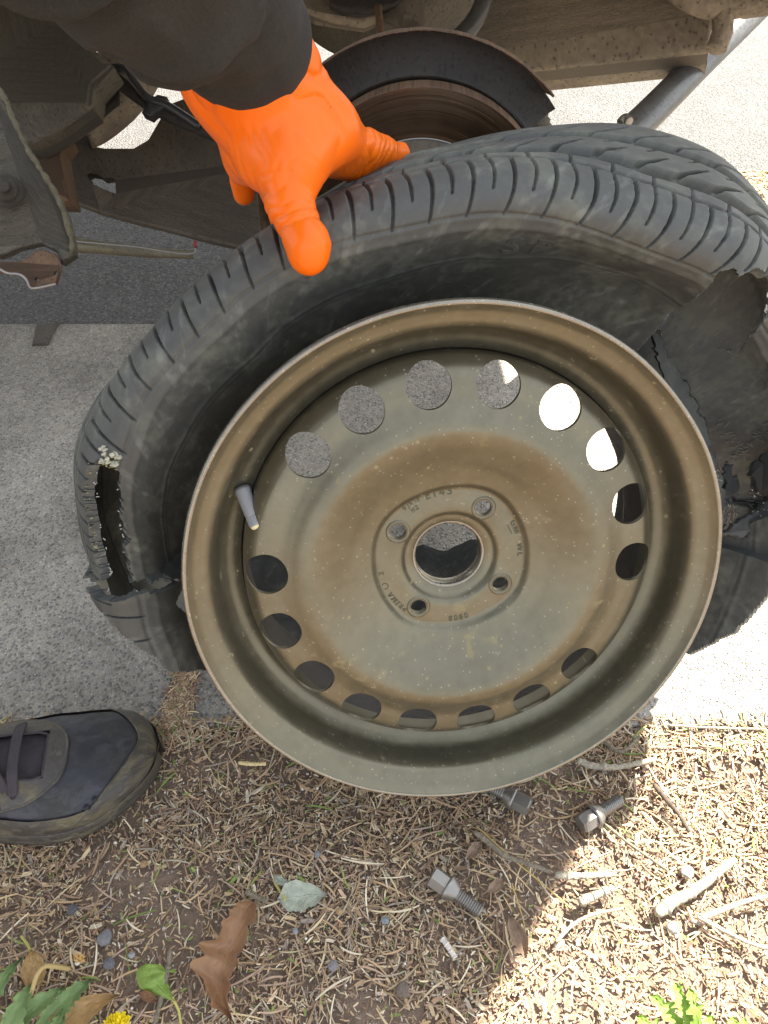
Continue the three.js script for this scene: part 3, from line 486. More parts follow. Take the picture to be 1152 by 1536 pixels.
  part('brown_boot', roughen(tube([at(205, 62, .98), at(190, 110, .975), at(166, 150, .97), at(140, 182, .965), at(120, 200, .96)], t => lerp(.042, .022, t * t), 30, 26), .001, 80), MAT.grimeBrown, car);
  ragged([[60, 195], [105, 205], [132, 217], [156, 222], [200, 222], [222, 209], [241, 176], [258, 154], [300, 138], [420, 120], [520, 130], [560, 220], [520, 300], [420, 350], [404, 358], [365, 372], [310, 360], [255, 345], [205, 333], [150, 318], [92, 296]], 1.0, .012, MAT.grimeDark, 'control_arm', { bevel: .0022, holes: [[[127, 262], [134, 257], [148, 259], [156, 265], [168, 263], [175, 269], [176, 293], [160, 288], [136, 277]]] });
  part('link_rod', tube([at(150, 96, .93), at(185, 128, .93), at(240, 166, .93), at(330, 205, .94)], .0085, 40, 14), MAT.nearBlack, car);
  part('brake_hose', tube([at(160, 102, .92), at(186, 104, .915), at(202, 124, .915), at(222, 147, .915), at(250, 158, .915), at(300, 190, .92)], .0052, 40, 10), MAT.plasticBlack, car);
  ragged([[212, 168], [222, 150], [236, 141], [250, 144], [246, 160], [232, 167], [225, 174]], .912, .014, MAT.plasticBlack, 'hose_clip', { bevel: .002 });
  ragged([[110, 165], [150, 108], [172, 110], [180, 130], [176, 152], [120, 205], [100, 192]], .94, .03, MAT.nearBlack, 'bracket', { bevel: .004 });
  // corroded lip of the wing at the far left
  const wing = new THREE.Group(); wing.name = 'wing_edge'; car.add(wing); wing.userData.label = 'rusted folded lip of the car wing with a bolt head';
  const W = .60;
  part('lip_plate', roughen(plate([[-120, 70], [-20, 112], [6, 146], [22, 182], [44, 226], [66, 262], [88, 296], [100, 325], [110, 362], [112, 382], [92, 394], [86, 376], [60, 364], [28, 372], [0, 384], [-120, 380]], W, .006, { bevel: .002 }), .0025, 45), MAT.grimeOlive, wing);
  part('folded_edge', roughen(tube([at(-40, 95, W), at(4, 142, W - .004), at(20, 180, W - .005), at(42, 224, W - .005), at(64, 260, W - .005), at(86, 294, W - .005), at(98, 326, W - .004), at(108, 364, W - .003), at(108, 384, W)], t => .0021 + .0008 * n3(t * 30, 1, 1), 160, 8), .0016, 260), M({ ...rep(T.grime, .05), rgb: [.15, .135, .075], bumpScale: .003, roughness: .8 }), wing);
  part('torn_bracket', roughen(plate([[-60, 380], [0, 392], [30, 392], [60, 372], [84, 380], [93, 398], [91, 408], [84, 426], [50, 432], [45, 430], [40, 418], [30, 409], [10, 408], [-60, 420]], W - .008, .002, { bevel: .0008, holes: [[[52, 414], [58, 415], [60, 421], [56, 425], [50, 420]], [[80, 406], [86, 405], [88, 411], [83, 415], [79, 411]]] }), .002, 90), MAT.rust, wing);
  part('bent_strip', tube([at(-60, 402, W - .014), at(-6, 402, W - .016), at(12, 410, W - .017), at(30, 412, W - .018), at(40, 420, W - .018), at(46, 432, W - .016), at(56, 432, W - .014), at(84, 426, W - .013)], .0011, 60, 8), MAT.bolt, wing);
  { const q = at(7, 282, W - .012), n = CF.clone().negate(); const b = new THREE.Group(); b.name = 'bolt_head'; b.position.copy(q); b.quaternion.setFromUnitVectors(V(0, 1, 0), n.add(V(.25, 0, 0)).normalize()); wing.add(b);
    b.add(new THREE.Mesh(new THREE.LatheGeometry([[.0001, .004], [.004, .004], [.0045, .0032], [.0048, 0], [.0085, -.001], [.0095, -.002], [.0098, -.004], [.0125, -.0045], [.0135, -.006]].reverse().map(p => new THREE.Vector2(...p)), 36), MAT.grimeDark)); b.children[0].name = 'washer'; }
  const rod = new THREE.Group(); rod.name = 'tie_rod'; car.add(rod);
  part('rod', tube([at(100, 366, .84), at(160, 372, .843), at(230, 379, .847), at(290, 382, .85)], t => lerp(.0085, .0045, t), 30, 12), M({ ...rep(T.grime, .1), rgb: [.18, .16, .10], bumpScale: .001, roughness: .7 }), rod);
  part('wire', tube([at(112, 362, .83), at(200, 370, .832), at(292, 379, .834), at(292, 366, .834)], .0011, 30, 6), MAT.bolt, rod);
  part('red_cap', tube([at(293, 371, .833), at(293, 362, .833)], .0024, 6, 10), M({ rgb: [.16, .015, .012], roughness: .5 }), rod);
}

/* ---------- the person: gloved hand, sleeve, shoe and what lies outside the picture ---------- */
const person = thing('person', 'person in dark sleeve holding the tyre with an orange gloved hand, dark shoe at left', 'person');
{
  const J = { w: at(365, 70, .432), w1: at(338, 118, .458), w2: at(374, 110, .452), w3: at(408, 104, .458), pk: at(374, 236, .505), mid: at(405, 232, .478), ix: at(437, 236, .468), tb: at(484, 196, .487), t1: at(546, 222, .53), t2: at(597, 230, .566), i1: at(434, 305, .470), i2: at(462, 368, .468), i3: at(463, 384, .470), p1: at(362, 262, .535), p2: at(366, 291, .55), m1: at(417, 290, .512), m2: at(424, 330, .54), r1: at(404, 262, .535), r2: at(416, 292, .57), h1: at(470, 232, .50), h2: at(548, 255, .552) };
  const caps = [[J.w, J.w1, .026, .0225, .02], [J.w, J.w2, .026, .027, .02], [J.w, J.w3, .024, .0215, .02], [J.w1, J.pk, .0235, .0145, .022], [J.w2, J.mid, .026, .018, .022], [J.w3, J.ix, .0215, .019, .022], [J.w3, J.tb, .0215, .0195, .022], [J.mid, J.ix, .018, .0185, .015], [J.pk, J.mid, .0145, .018, .015], [J.ix, J.tb, .018, .019, .016],
    [J.tb, J.t1, .0195, .0130, .014], [J.t1, J.t2, .0130, .0096, .005], [J.ix, J.i1, .0172, .0152, .010], [J.i1, J.i2, .0152, .0136, .004], [J.i2, J.i3, .0136, .0122, .006],
    [J.pk, J.p1, .013, .0098, .008], [J.p1, J.p2, .0098, .0082, .004], [J.mid, J.m1, .0135, .011, .008], [J.m1, J.m2, .011, .0095, .005], [J.pk, J.r1, .0125, .0105, .008], [J.r1, J.r2, .0105, .009, .005], [J.h1, J.h2, .0125, .0105, .010]];
  const dirI = J.i2.clone().sub(J.ix).normalize(), dirT = J.t2.clone().sub(J.tb).normalize(), nV = CF.clone().negate();
  const sdf = (x, y, z) => {
    let d = 1; for (const c of caps) { const q = cap(x, y, z, c[0], c[1], c[2], c[3])[0]; if (q < .06) d = smin(d, q, c[4]); else d = Math.min(d, q); }
    if (d > .012 || d < -.012) return d;
    // creases of the thin glove: rings on thumb and finger, fine tension lines on the back
    const ti = (x - J.ix.x) * dirI.x + (y - J.ix.y) * dirI.y + (z - J.ix.z) * dirI.z, tt = (x - J.tb.x) * dirT.x + (y - J.tb.y) * dirT.y + (z - J.tb.z) * dirT.z, side = (x - J.ix.x) * .7 + (y - J.ix.y) * .3;
    const wI = sstep(.006, .02, ti) * (1 - sstep(.05, .064, ti)) * (1 - sstep(.03, .04, Math.hypot(x - J.i1.x, y - J.i1.y, z - J.i1.z) - .01));
    const wT = sstep(.008, .02, tt) * (1 - sstep(.098, .115, tt));
    const nn = n3(x * 60, y * 60, z * 60, 41), n2 = n3(x * 140, y * 140, z * 140, 42), n1 = n3(x * 25, y * 25, z * 25, 43);
    const ridge = v => { const q = Math.abs(v - Math.round(v)) * 2; return 1 - q; };
    d += wI * (.0016 * Math.pow(ridge(ti / .0092 + side * 34 + nn * .9), 3) * (.6 + .6 * nn) - .0003 * n2);
    d += wT * (.0007 * Math.pow(ridge(tt / .0078 + nn * 1.3 + n1 * .9), 2) * (.7 + .5 * n1));
    const wP = (1 - sstep(-.03, .02, ti)); d += wP * (.0021 * Math.pow(Math.max(0, 1 - Math.abs(n3(x * 30 + y * 22, y * 34 - x * 18, z * 30, 44)) * 4.5), 2) + .0003 * nn);
    const wC = Math.exp(-(Math.hypot(x - J.mid.x, y - J.mid.y - .006, z - J.mid.z - .012) ** 2) / .0004); d += wC * .0012 * Math.pow(ridge((ti * .35 + side) / .0085 + nn * 1.0 + n1 * .6), 2);
    return d;
  };
  const lo = V(9, 9, 9), hi = V(-9, -9, -9); for (const k in J) { lo.min(J[k]); hi.max(J[k]); } lo.subScalar(.032); hi.addScalar(.032);
  const glove = part('orange_glove', nets(sdf, lo, hi, .0019), MAT.glove, person); glove.userData.label = 'bright orange thin rubber glove, fingers spread over the tread';
  // sleeve: rings along the forearm
  const cl = new THREE.CatmullRomCurve3([at(372, 106, .455), at(357, 52, .424), at(322, -6, .392), at(258, -64, .362), at(140, -150, .33), V(-.26, .90, -.15), V(-.40, .98, -.0)], false, 'centripetal');
  const NS = 220, NC = 120, fr = [], upV = V(0, 0, 1);
  const sleeve = gridGeo(NC, NS, (u, v) => {
    const inside = v < .06, t = inside ? (.06 - v) * .6 : (v - .06) / .94, p = cl.getPointAt(t), tg = cl.getTangentAt(t), s = V(1, 0, 0).addScaledVector(tg, -tg.x).normalize(), w = tg.clone().cross(s), a = u * 2 * PI;
    const L = t * cl.getLength();
    let r = lerp(.0375, .043, sstep(0, .035, L)) - .003 * Math.exp(-(((L - .040) / .007) ** 2)) + lerp(0, .0105, sstep(.030 + .026 * (1 + Math.cos(a)), .046 + .030 * (1 + Math.cos(a)), L)) + lerp(0, .020, sstep(.12, .3, L));
    const q = L + .012 * Math.cos(a - .6) + .01 * n3(Math.cos(a) * 1.5, Math.sin(a) * 1.5, L * 9, 61), body = sstep(.035 + .025 * (1 + Math.cos(a)), .06 + .025 * (1 + Math.cos(a)), L);
    r += body * (.0036 * Math.sin(q * 150 + 1.2 + 2 * Math.cos(a - 1)) * n3(Math.cos(a) * 1.1 + 3, Math.sin(a) * 1.1, L * 14, 62) * 2 + .004 * f3(Math.cos(a) * 2, Math.sin(a) * 2, L * 16, 3, 63));
    for (const [l0, am, ph, dp, w] of [[.062, .016, .4, .0040, .0045], [.092, .022, 2.2, .0050, .006], [.118, .026, .9, .0045, .006], [.150, .03, 2.9, .0050, .008], [.082, -.03, 1.3, .0030, .004]]) { const e = (L - l0 - am * Math.cos(a - ph) - .006 * n3(a * 2, l0 * 90, 1, 66)) / w; r += dp * (.9 * Math.exp(-((e - 1.6) * (e - 1.6))) - Math.exp(-e * e)) * (.55 + .45 * Math.cos(a - ph * 1.7)); }
    r += .0009 * Math.exp(-(((L - .010) / .0012) ** 2)) * 0 - .0010 * Math.exp(-(((L - .0085) / .0009) ** 2));
    r += .0012 * (1 - body) * n3(Math.cos(a) * 3, Math.sin(a) * 3, L * 20, 64);
    if (inside) r -= .0035 * sstep(.0605, .052, v);
    const off = body * .006 * sstep(.05, .09, L);
    p.x -= off * (1 - sstep(.2, .3, L));
    return p.addScaledVector(s, Math.cos(a) * r).addScaledVector(w, Math.sin(a) * r * .92);
  }, { closeU: true, uv: (u, v) => [u * .28, v * .6] });
  part('sleeve', sleeve, MAT.fabric, person).userData.label = 'dark charcoal sweatshirt sleeve with plain cuff';
  // the rest of the crouching figure, outside the frame to the left
  const B = { hip: V(-.78, .42, .18), chest: V(-.62, .82, .12), sh: V(-.43, .98, -.0), neck: V(-.58, 1.08, .06), head: V(-.54, 1.22, .0), kn: V(-.52, .50, -.12), an: V(-.52, .12, -.30), kn2: V(-.70, .40, -.02), an2: V(-.95, .10, .05), hip2: V(-.86, .42, .1) };
  const bc = [[B.hip, B.chest, .15, .17], [B.chest, B.neck, .16, .07], [B.chest, B.sh, .14, .085], [B.neck, B.head, .06, .10], [B.hip, B.kn, .11, .075], [B.kn, B.an, .072, .05], [B.hip2, B.kn2, .11, .075], [B.kn2, B.an2, .07, .05]];
  part('body', nets((x, y, z) => { let d = 1; for (const c of bc) d = smin(d, cap(x, y, z, c[0], c[1], c[2], c[3])[0], .06); return d + .004 * n3(x * 18, y * 18, z * 18, 71); }, V(-1.15, 0, -.5), V(-.2, 1.4, .45), .022), MAT.fabric, person);
}
{
  // shoe: toe at the right, heel outside the picture; local x towards the toe, z across
  const shoe = new THREE.Group(); shoe.name = 'shoe'; shoe.userData.label = 'scuffed dark leather work shoe with flat laces'; person.add(shoe);
  const tip = gnd(239, 1148), Ls = .285, ang = .17;
  shoe.position.copy(tip); shoe.rotation.y = ang;
  const HW = u => (u < .30 ? .054 * Math.pow(1 - Math.pow(1 - u / .30, 2.3), .5) : u < .6 ? lerp(.054, .041, sm((u - .3) / .3)) : u < .9 ? lerp(.041, .038, (u - .6) / .3) : .038 * Math.sqrt(Math.max(0, 1 - ((u - .9) / .1) ** 2))) ;
  const skew = u => -.008 * Math.sin(u * PI) + .010 * sstep(.25, 0, u);
  const HT = u => { const p = [[0, .030], [.02, .040], [.07, .050], [.15, .0565], [.25, .061], [.35, .070], [.45, .084], [.55, .098], [.7, .112], [.85, .115], [1, .11]]; let i = 1; while (i < p.length - 1 && p[i][0] < u) i++; return lerp(p[i - 1][1], p[i][1], sm(clamp((u - p[i - 1][0]) / (p[i][0] - p[i - 1][0]), 0, 1)) * .4 + .6 * clamp((u - p[i - 1][0]) / (p[i][0] - p[i - 1][0]), 0, 1)); };
  const BASE = .018;
  // f from -1 (near side) to 1 (far side)
  const up = (u, f, lift = 0) => {
    const a = f * PI / 2, hw = HW(Math.max(u, .0012)), h = HT(u) * Math.min(1, .45 + .55 * Math.pow(hw / .054, .8)) - BASE, e = .62;
    const sx = Math.sign(Math.sin(a)) * Math.pow(Math.abs(Math.sin(a)), .8), cy = Math.pow(Math.abs(Math.cos(a)), e);
    const bulge = .004 * Math.sin(cy * PI), n = f3(u * 14, f * 3, 1, 3, 81) * .0012;
    return V(-u * Ls + .0 + lift * .3 * (u < .1 ? 1 : 0), BASE + h * cy + lift * cy + n, -(sx * (hw + bulge + lift * Math.abs(sx)) + skew(u)) );
  };
  const uvS = (u, f) => [u * .29 + .07, f * .1];
  const guard = (u, f) => u < .045 + .20 * Math.pow(Math.abs(f - .08), 1.7) + .0 || Math.abs(f) > .70;
  const stay = (u, f) => u > .255 + .20 * Math.pow(Math.abs(f) / .62, 2.4) * 1 - .0;
  const gap = (u, f) => u > .315 && u < .86 && Math.abs(f - .02) < .23 - .02 * (u - .37);
  const layer = (name, test, lift, mat) => part(name, gridGeo(220, 150, (u, v) => { const f = v * 2 - 1; return up(u, f, lift); }, { uv: (u, v) => uvS(u, v * 2 - 1), keep: (u, v) => test(u, v * 2 - 1) }), mat, shoe);
  const vm = M({ ...rep(T.leather, .26), rgb: [.36, .38, .5], bumpScale: .0006, roughness: .95 }), ov = M({ ...rep(T.leather, .17), rgb: [1.05, .98, .82], bumpScale: .0008, roughness: 1 }), dk = M({ ...rep(T.fabric, .03), rgb: [.06, .048, .052], bumpScale: .0004, roughness: .9 });
  layer('vamp', (u, f) => !gap(u, f), 0, vm);
  // overlays with a real edge: the surface and a second skin just beneath it
  layer('toe_guard', (u, f) => guard(u, f), .0022, ov);
  layer('eyestay', (u, f) => stay(u, f) && !gap(u, f) && !guard(u, f), .0030, ov);
  layer('tongue', (u, f) => u > .28 && u < .9 && Math.abs(f) < .30, -.0045, dk);
  const strip = (fn, r, name, mat, n = 60) => part(name, tube(Array.from({ length: n + 1 }, (_, i) => fn(i / n)), r, n * 2, 8), mat, shoe);
  strip(t => { const f = lerp(-.98, .98, t), u = .045 + .20 * Math.pow(Math.abs(f - .08), 1.7); return up(Math.min(u, .33), f, .0016); }, .0011, 'guard_seam', ov);
  strip(t => { const f = lerp(-.70, .70, t); return up(.255 + .20 * Math.pow(Math.abs(f) / .62, 2.4), f, .0022); }, .0014, 'eyestay_seam', ov);
  strip(t => { const q = [[.86, -.21], [.6, -.215], [.345, -.22], [.317, -.19], [.315, 0], [.317, .2], [.345, .245], [.6, .24], [.86, .23]], k = Math.min(t * 8, 7.999), i = Math.floor(k), w = k - i; return up(lerp(q[i][0], q[i + 1][0], w), lerp(q[i][1], q[i + 1][1], w), .0022); }, .0013, 'opening_seam', dk);
  // flat laces across the opening
  const lace = (u0, f0, u1, f1, w = .0052) => {
    const a = Array.from({ length: 25 }, (_, i) => { const t = i / 24; const p = up(lerp(u0, u1, t), lerp(f0, f1, t), .0042 + .0022 * Math.sin(t * PI)); return p; });
    part('lace', gridGeo(10, 24, (x, y) => { const i = Math.round(y * 24), p = a[i].clone(), tg = a[Math.min(24, i + 1)].clone().sub(a[Math.max(0, i - 1)]).normalize(), sd = tg.clone().cross(V(0, 1, 0)).normalize(), up2 = sd.clone().cross(tg), an = x * 2 * PI; return p.addScaledVector(sd, Math.cos(an) * w * (i === 0 || i === 24 ? .7 : 1)).addScaledVector(up2, Math.sin(an) * .0013); }, { closeU: true, uv: (x, y) => [x * .02, y * .05] }), dk, shoe);
  };
  lace(.395, -.40, .405, .40); lace(.46, -.43, .50, .38); lace(.415, -.36, .53, .34, .0042); lace(.58, -.45, .60, .36); lace(.50, -.58, .60, -.46, .0065); lace(.66, -.45, .70, .36);
  for (const [u, f] of [[.395, -.41], [.46, -.45], [.44, -.56], [.50, -.60], [.58, -.46], [.40, .41]]) { const p = up(u, f, .0032), g = new THREE.TorusGeometry(.0019, .0006, 8, 18); g.rotateX(PI / 2); g.translate(p.x, p.y, p.z); part('eyelet', g, dk, shoe); }
  for (const [u, f] of [[.19, -.66], [.165, -.60]]) { const p = up(u, f, .0026), g = new THREE.SphereGeometry(.0028, 14, 10); g.scale(1, .5, 1); g.translate(p.x, p.y, p.z); part('rivet', g, vm, shoe); }
  // sole with a groove
  const so = [[0, .001], [.9, .0005], [1.02, .004], [1.03, .009], [1.005, .0105], [1.005, .0125], [1.035, .0145], [1.03, .021], [1.0, .0225]];
  part('sole', gridGeo(160, so.length - 1, (x, y) => { const q = so[Math.round(y * (so.length - 1))], a = x * 2, side = a < 1 ? -1 : 1, u = side < 0 ? a : 2 - a, hw = HW(Math.max(.0005, u)) + .003; return V(-u * Ls + (u < .2 ? .004 * (1 - u / .2) * q[0] : 0), q[1], -(side * hw * q[0] + skew(u))); }, { uv: (u, v) => [u * .6, v * .05] }), ov, shoe);
}

/* ---------- small things on the ground ---------- */
const R = rng(20240611);
// wheel bolts: hexagon, cone collar, threaded shank; local y from head to tail
const boltProto = (() => {
  const g = new THREE.Group(), k = new THREE.CylinderGeometry(.0096, .0098, .015, 6, 1); k.translate(0, .0075, 0);
  const hex = toCreasedNormals(k, .3), top = new THREE.CylinderGeometry(.0075, .0096, .0014, 6, 1); top.rotateX(PI); top.translate(0, -.0007, 0);
  part('hex_head', boxUV(merge([hex, toCreasedNormals(top, .3)])), MAT.bolt, g);
  const P = a => a.map(p => new THREE.Vector2(...p));
  part('cone_collar', new THREE.LatheGeometry(P([[.0096, .0145], [.0112, .015], [.0115, .0165], [.0105, .019], [.0072, .0255], [.0062, .026]]), 40), MAT.bolt, g);
  const th = [[.0060, .0258]]; for (let i = 0; i < 11; i++) { const y = .0268 + i * .0022; th.push([.0051, y], [.0061, y + .0008], [.0061, y + .0012], [.0051, y + .0020]); } th.push([.0048, .052], [.0001, .052]);
  part('thread', new THREE.LatheGeometry(P(th), 30), MAT.bolt, g); return g;
})();
function wheelBolt(hp, tp, label, h0 = .008, h1 = .005) {
  const a = gnd(...hp, h0), b = gnd(...tp, h1), o = boltProto.clone(); o.name = numbered('wheel_bolt'); o.position.copy(a); o.quaternion.setFromUnitVectors(V(0, 1, 0), b.clone().sub(a).normalize()); o.rotateY(.4); scene.add(o);
  o.position.addScaledVector(b.clone().sub(a).normalize(), -.007);
  return tag(o, label, 'bolt', 'wheel bolts lying below the rim');
}
wheelBolt([880, 1231], [925, 1203], 'sunlit steel wheel bolt with its hexagon head towards the rim, rightmost of three');
wheelBolt([659, 1321], [712, 1361], 'wheel bolt lying in shade on needles, nearest the bottom of the picture');
wheelBolt([783, 1205], [733, 1180], 'wheel bolt half hidden behind the bottom edge of the rim');

const bark = M({ ...rep(T.grime, .03), rgb: [.30, .25, .18], bumpScale: .0015, roughness: 1 }), barkPale = M({ ...rep(T.grime, .03), rgb: [.50, .44, .34], bumpScale: .0015, roughness: 1 }), barkDark = M({ ...rep(T.grime, .03), rgb: [.15, .11, .08], bumpScale: .0015, roughness: 1 });
function stick(name, px, r, mat, label, h = .004, taper = .35) {
  r *= .78; const pts = px.map((p, i) => { const q = gnd(p[0], p[1], r + h); q.y += .0015 * n3(p[0], p[1], 1, 3); return q; });
  const m = part(name, roughen(tube(pts, (t, a) => r * (1 - taper * t) * (1 + .22 * n3(t * 26, Math.cos(a) * 1.5, Math.sin(a) * 1.5, px[0][0] | 0) + .35 * Math.exp(-((((t * 3.3 + px[0][0] * .37) % 1 - .5) / .05) ** 2))) * (1 - .5 * Math.exp(-t * 40)), 90, 12), r * .2, 700), mat, scene); m.name = numbered(name); tag(m, label, 'stick', 'sticks lying on the litter'); return m;
}
stick('stick', [[866, 1139], [888, 1148], [925, 1150], [955, 1145], [985, 1138]], .0046, barkPale, 'pale curved stick just right of the rim, upper edge of the litter');
stick('stick', [[711, 1248], [732, 1263], [758, 1283], [792, 1296], [826, 1309]], .0036, bark, 'brown crooked stick in shade under the rim, ending at the sunlight');
stick('stick', [[832, 1312], [862, 1314], [892, 1314], [924, 1311]], .0046, barkPale, 'short pale stick in sun right of the shade edge');
stick('stick', [[984, 1371], [1010, 1352], [1040, 1336], [1068, 1315], [1102, 1290]], .0066, barkPale, 'thickest pale stick at the right, slanting upward');
stick('stick', [[908, 1236], [935, 1258], [965, 1280], [1003, 1306]], .0021, bark, 'thin straight stick right of the sunlit bolt');
stick('stick', [[1046, 1375], [1080, 1392], [1115, 1410], [1175, 1432]], .0027, barkPale, 'thin pale stick at the right border sloping downward');
stick('stick', [[1052, 1377], [1090, 1362], [1125, 1350], [1180, 1338]], .0032, barkPale, 'pale stick at the right border sloping upward');
stick('stick', [[981, 1176], [1000, 1200], [1018, 1222], [1034, 1248]], .0036, barkDark, 'dark bark strip pointing down at the right of the litter');
stick('stick', [[256, 1424], [252, 1452], [243, 1492], [230, 1545]], .0031, bark, 'upright brown twig lying over the green leaf');
stick('stick', [[905, 1110], [930, 1128], [960, 1104]], .003, bark, 'forked twig at the kerb line right of the rim');
stick('stick', [[1002, 1088], [1060, 1091], [1150, 1093]], .002, barkPale, 'long thin twig along the concrete edge at the right');
stick('stick', [[834, 1412], [862, 1385], [890, 1372], [935, 1362]], .0022, barkPale, 'thin pale twig below the short sunlit stick');
stick('stick', [[715, 1240], [770, 1290], [820, 1330], [856, 1362]], .0011, M({ rgb: [.40, .29, .10], roughness: .8 }), 'yellow straw stem crossing the shade edge below the rim');
stick('stick', [[768, 1325], [776, 1350], [786, 1385], [790, 1415]], .001, M({ rgb: [.40, .27, .10], roughness: .8 }), 'yellow straw stem between the bolts and the shade edge');
stick('wood_splinter', [[358, 1144], [378, 1146], [399, 1145]], .0026, M({ rgb: [.62, .47, .24], roughness: .8 }), 'pale yellow wood splinter below the left rim edge', .003, .1);
stick('wood_chip', [[663, 1407], [672, 1420], [683, 1437]], .003, M({ rgb: [.55, .5, .44], roughness: .9 }), 'pale grey wood chip low in the shade below the middle bolt', .003, .1);
stick('wood_chip', [[868, 1354], [890, 1344], [922, 1332]], .0055, barkPale, 'broad pale wood chip under the short sunlit stick', .003, .3);
stick('wood_chip', [[368, 1338], [384, 1344], [400, 1352]], .0032, bark, 'brown wood chip above the oak leaf', .004, .1);

// leaves: midrib pixels with the half widths left and right in pixels; curl in metres
const leafTex = (r, g, b, seed) => tex(256, (u, v) => { const n = fb(u, v, 6, 5, seed), ve = Math.pow(1 - Math.abs(((u * 7 + Math.abs(v - .5) * 4) % 1) * 2 - 1), 6) * .25 + Math.pow(Math.max(0, 1 - Math.abs(v - .5) * 26), 2) * .4, k = .75 + .6 * (n - .3) + ve * .3, sp = n > .67 ? .75 : 1; return [r * k * sp, g * k * sp, b * k * sp, .4 + ve]; });
const LM = { brown: [.34, .18, .085, 701], tan: [.48, .30, .12, 702], grey: [.40, .42, .32, 703], green: [.24, .36, .06, 704], weed: [.20, .29, .10, 705], bright: [.20, .34, .04, 706], dull: [.30, .2, .13, 707] };
for (const k in LM) { const t = leafTex(...LM[k]); LM[k] = M({ map: t.map, bumpMap: t.bumpMap, bumpScale: .0008, roughness: .65, side: THREE.DoubleSide, transmission: .18, thickness: 0 }); }
function leafGeo(mid, wl, wr, { h = .006, lift = t => 0, curl = 0, seed = 1, rag = 0 } = {}) {
  const c = new THREE.CatmullRomCurve3(mid.map(p => V(p[0], p[1], 0))), n = mid.length - 1, W = (arr, t) => { const k = clamp(t * (arr.length - 1), 0, arr.length - 1.0001), i = Math.floor(k); return lerp(arr[i], arr[i + 1], sm(k - i) * .5 + (k - i) * .5); };
  return gridGeo(28, 64, (u, v) => {
    const p = c.getPoint(v), tg = c.getTangent(v), s = u * 2 - 1, w = s < 0 ? W(wl, v) : W(wr, v), edge = 1 + rag * n3(v * 22, s > 0 ? 1 : 5, 1, seed) * Math.abs(s);
    const hh = h + lift(v) + curl * s * s + .002 * f3(u * 3, v * 6, seed, 2, 91);
    return gnd(p.x + tg.y * s * -w * edge, p.y + tg.x * s * w * edge, Math.max(.001, hh));
  }, { uv: (u, v) => [v, u] });
}
function leaf(name, label, mid, wl, wr, mat, o, stem) {
  const t = thing(name, label, 'leaf'); part('blade', leafGeo(mid, wl, wr, o), mat, t);
  if (stem) part('stalk', tube(stem.map(p => gnd(p[0], p[1], p[2] ?? .005)), .0011, 30, 8), M({ rgb: [.4, .36, .10], roughness: .7 }), t);
  return t;
}
leaf('fallen_leaf', 'pale grey green oval leaf lying alone on the litter', [[416, 1349], [435, 1347], [460, 1343], [491, 1341]], [1, 22, 27, 17, 1], [1, 20, 22, 18, 1], LM.grey, { h: .007, curl: .003, seed: 3, rag: .05 }, [[412, 1324, .004], [420, 1337, .006], [428, 1350, .008]]);
leaf('oak_leaf', 'large curled brown oak leaf with ragged lobes', [[378, 1352], [362, 1388], [345, 1428], [333, 1462], [332, 1492], [347, 1530]], [6, 16, 11, 17, 14, 16, 12, 13, 11, 5, 1], [5, 24, 20, 28, 20, 46, 30, 44, 26, 24, 20, 10, 1], LM.brown, { h: .006, curl: .010, seed: 5, rag: .22, lift: t => .006 * Math.sin(t * 9) ** 2 });
leaf('fallen_leaf', 'small tan leaf standing between dandelion leaves at the left', [[46, 1424], [50, 1445], [46, 1465], [40, 1482]], [1, 15, 21, 18, 2], [1, 14, 17, 14, 2], LM.tan, { h: .014, curl: .004, seed: 7 }, [[32, 1404, .006], [42, 1418, .010], [47, 1430, .014]]);
leaf('fallen_leaf', 'tan withered leaf lying over the dandelion leaves', [[178, 1492], [150, 1500], [120, 1515], [84, 1545]], [1, 10, 18, 26, 20], [1, 8, 14, 22, 20], LM.tan, { h: .016, curl: .008, seed: 9 });
leaf('green_leaf', 'bright green fan shaped leaf under the upright twig', [[228, 1446], [227, 1462], [236, 1478], [262, 1502]], [14, 38, 32, 14, 1], [10, 22, 24, 12, 1], LM.green, { h: .010, curl: -.004, seed: 11 }, [[258, 1496, .009], [268, 1516, .006], [272, 1545, .004]]);
leaf('fallen_leaf', 'brown leaf on edge at the lower shade border', [[764, 1372], [772, 1392], [784, 1418], [788, 1436]], [1, 9, 12, 8, 1], [1, 9, 12, 9, 1], LM.dull, { h: .006, curl: .006, seed: 13 });
leaf('fallen_leaf', 'small brown leaf beneath the crooked stick', [[722, 1262], [712, 1274], [700, 1290]], [1, 9, 8, 1], [1, 9, 8, 1], LM.dull, { h: .005, curl: .003, seed: 15 });
leaf('fallen_leaf', 'small pale brown leaf beside the bolt in shade', [[756, 1318], [745, 1328], [730, 1340]], [1, 9, 8, 1], [1, 9, 8, 1], LM.dull, { h: .006, curl: .003, seed: 16 });
leaf('fallen_leaf', 'small russet curled leaf under the green leaf', [[208, 1490], [222, 1496], [236, 1502]], [2, 9, 8, 1], [1, 7, 7, 1], LM.brown, { h: .005, curl: .004, seed: 17 });
leaf('fallen_leaf', 'small greyish leaf fragment above the pale oval leaf', [[412, 1314], [422, 1322], [434, 1322]], [2, 8, 5, 1], [1, 7, 6, 1], LM.grey, { h: .005, curl: .002, seed: 19 });

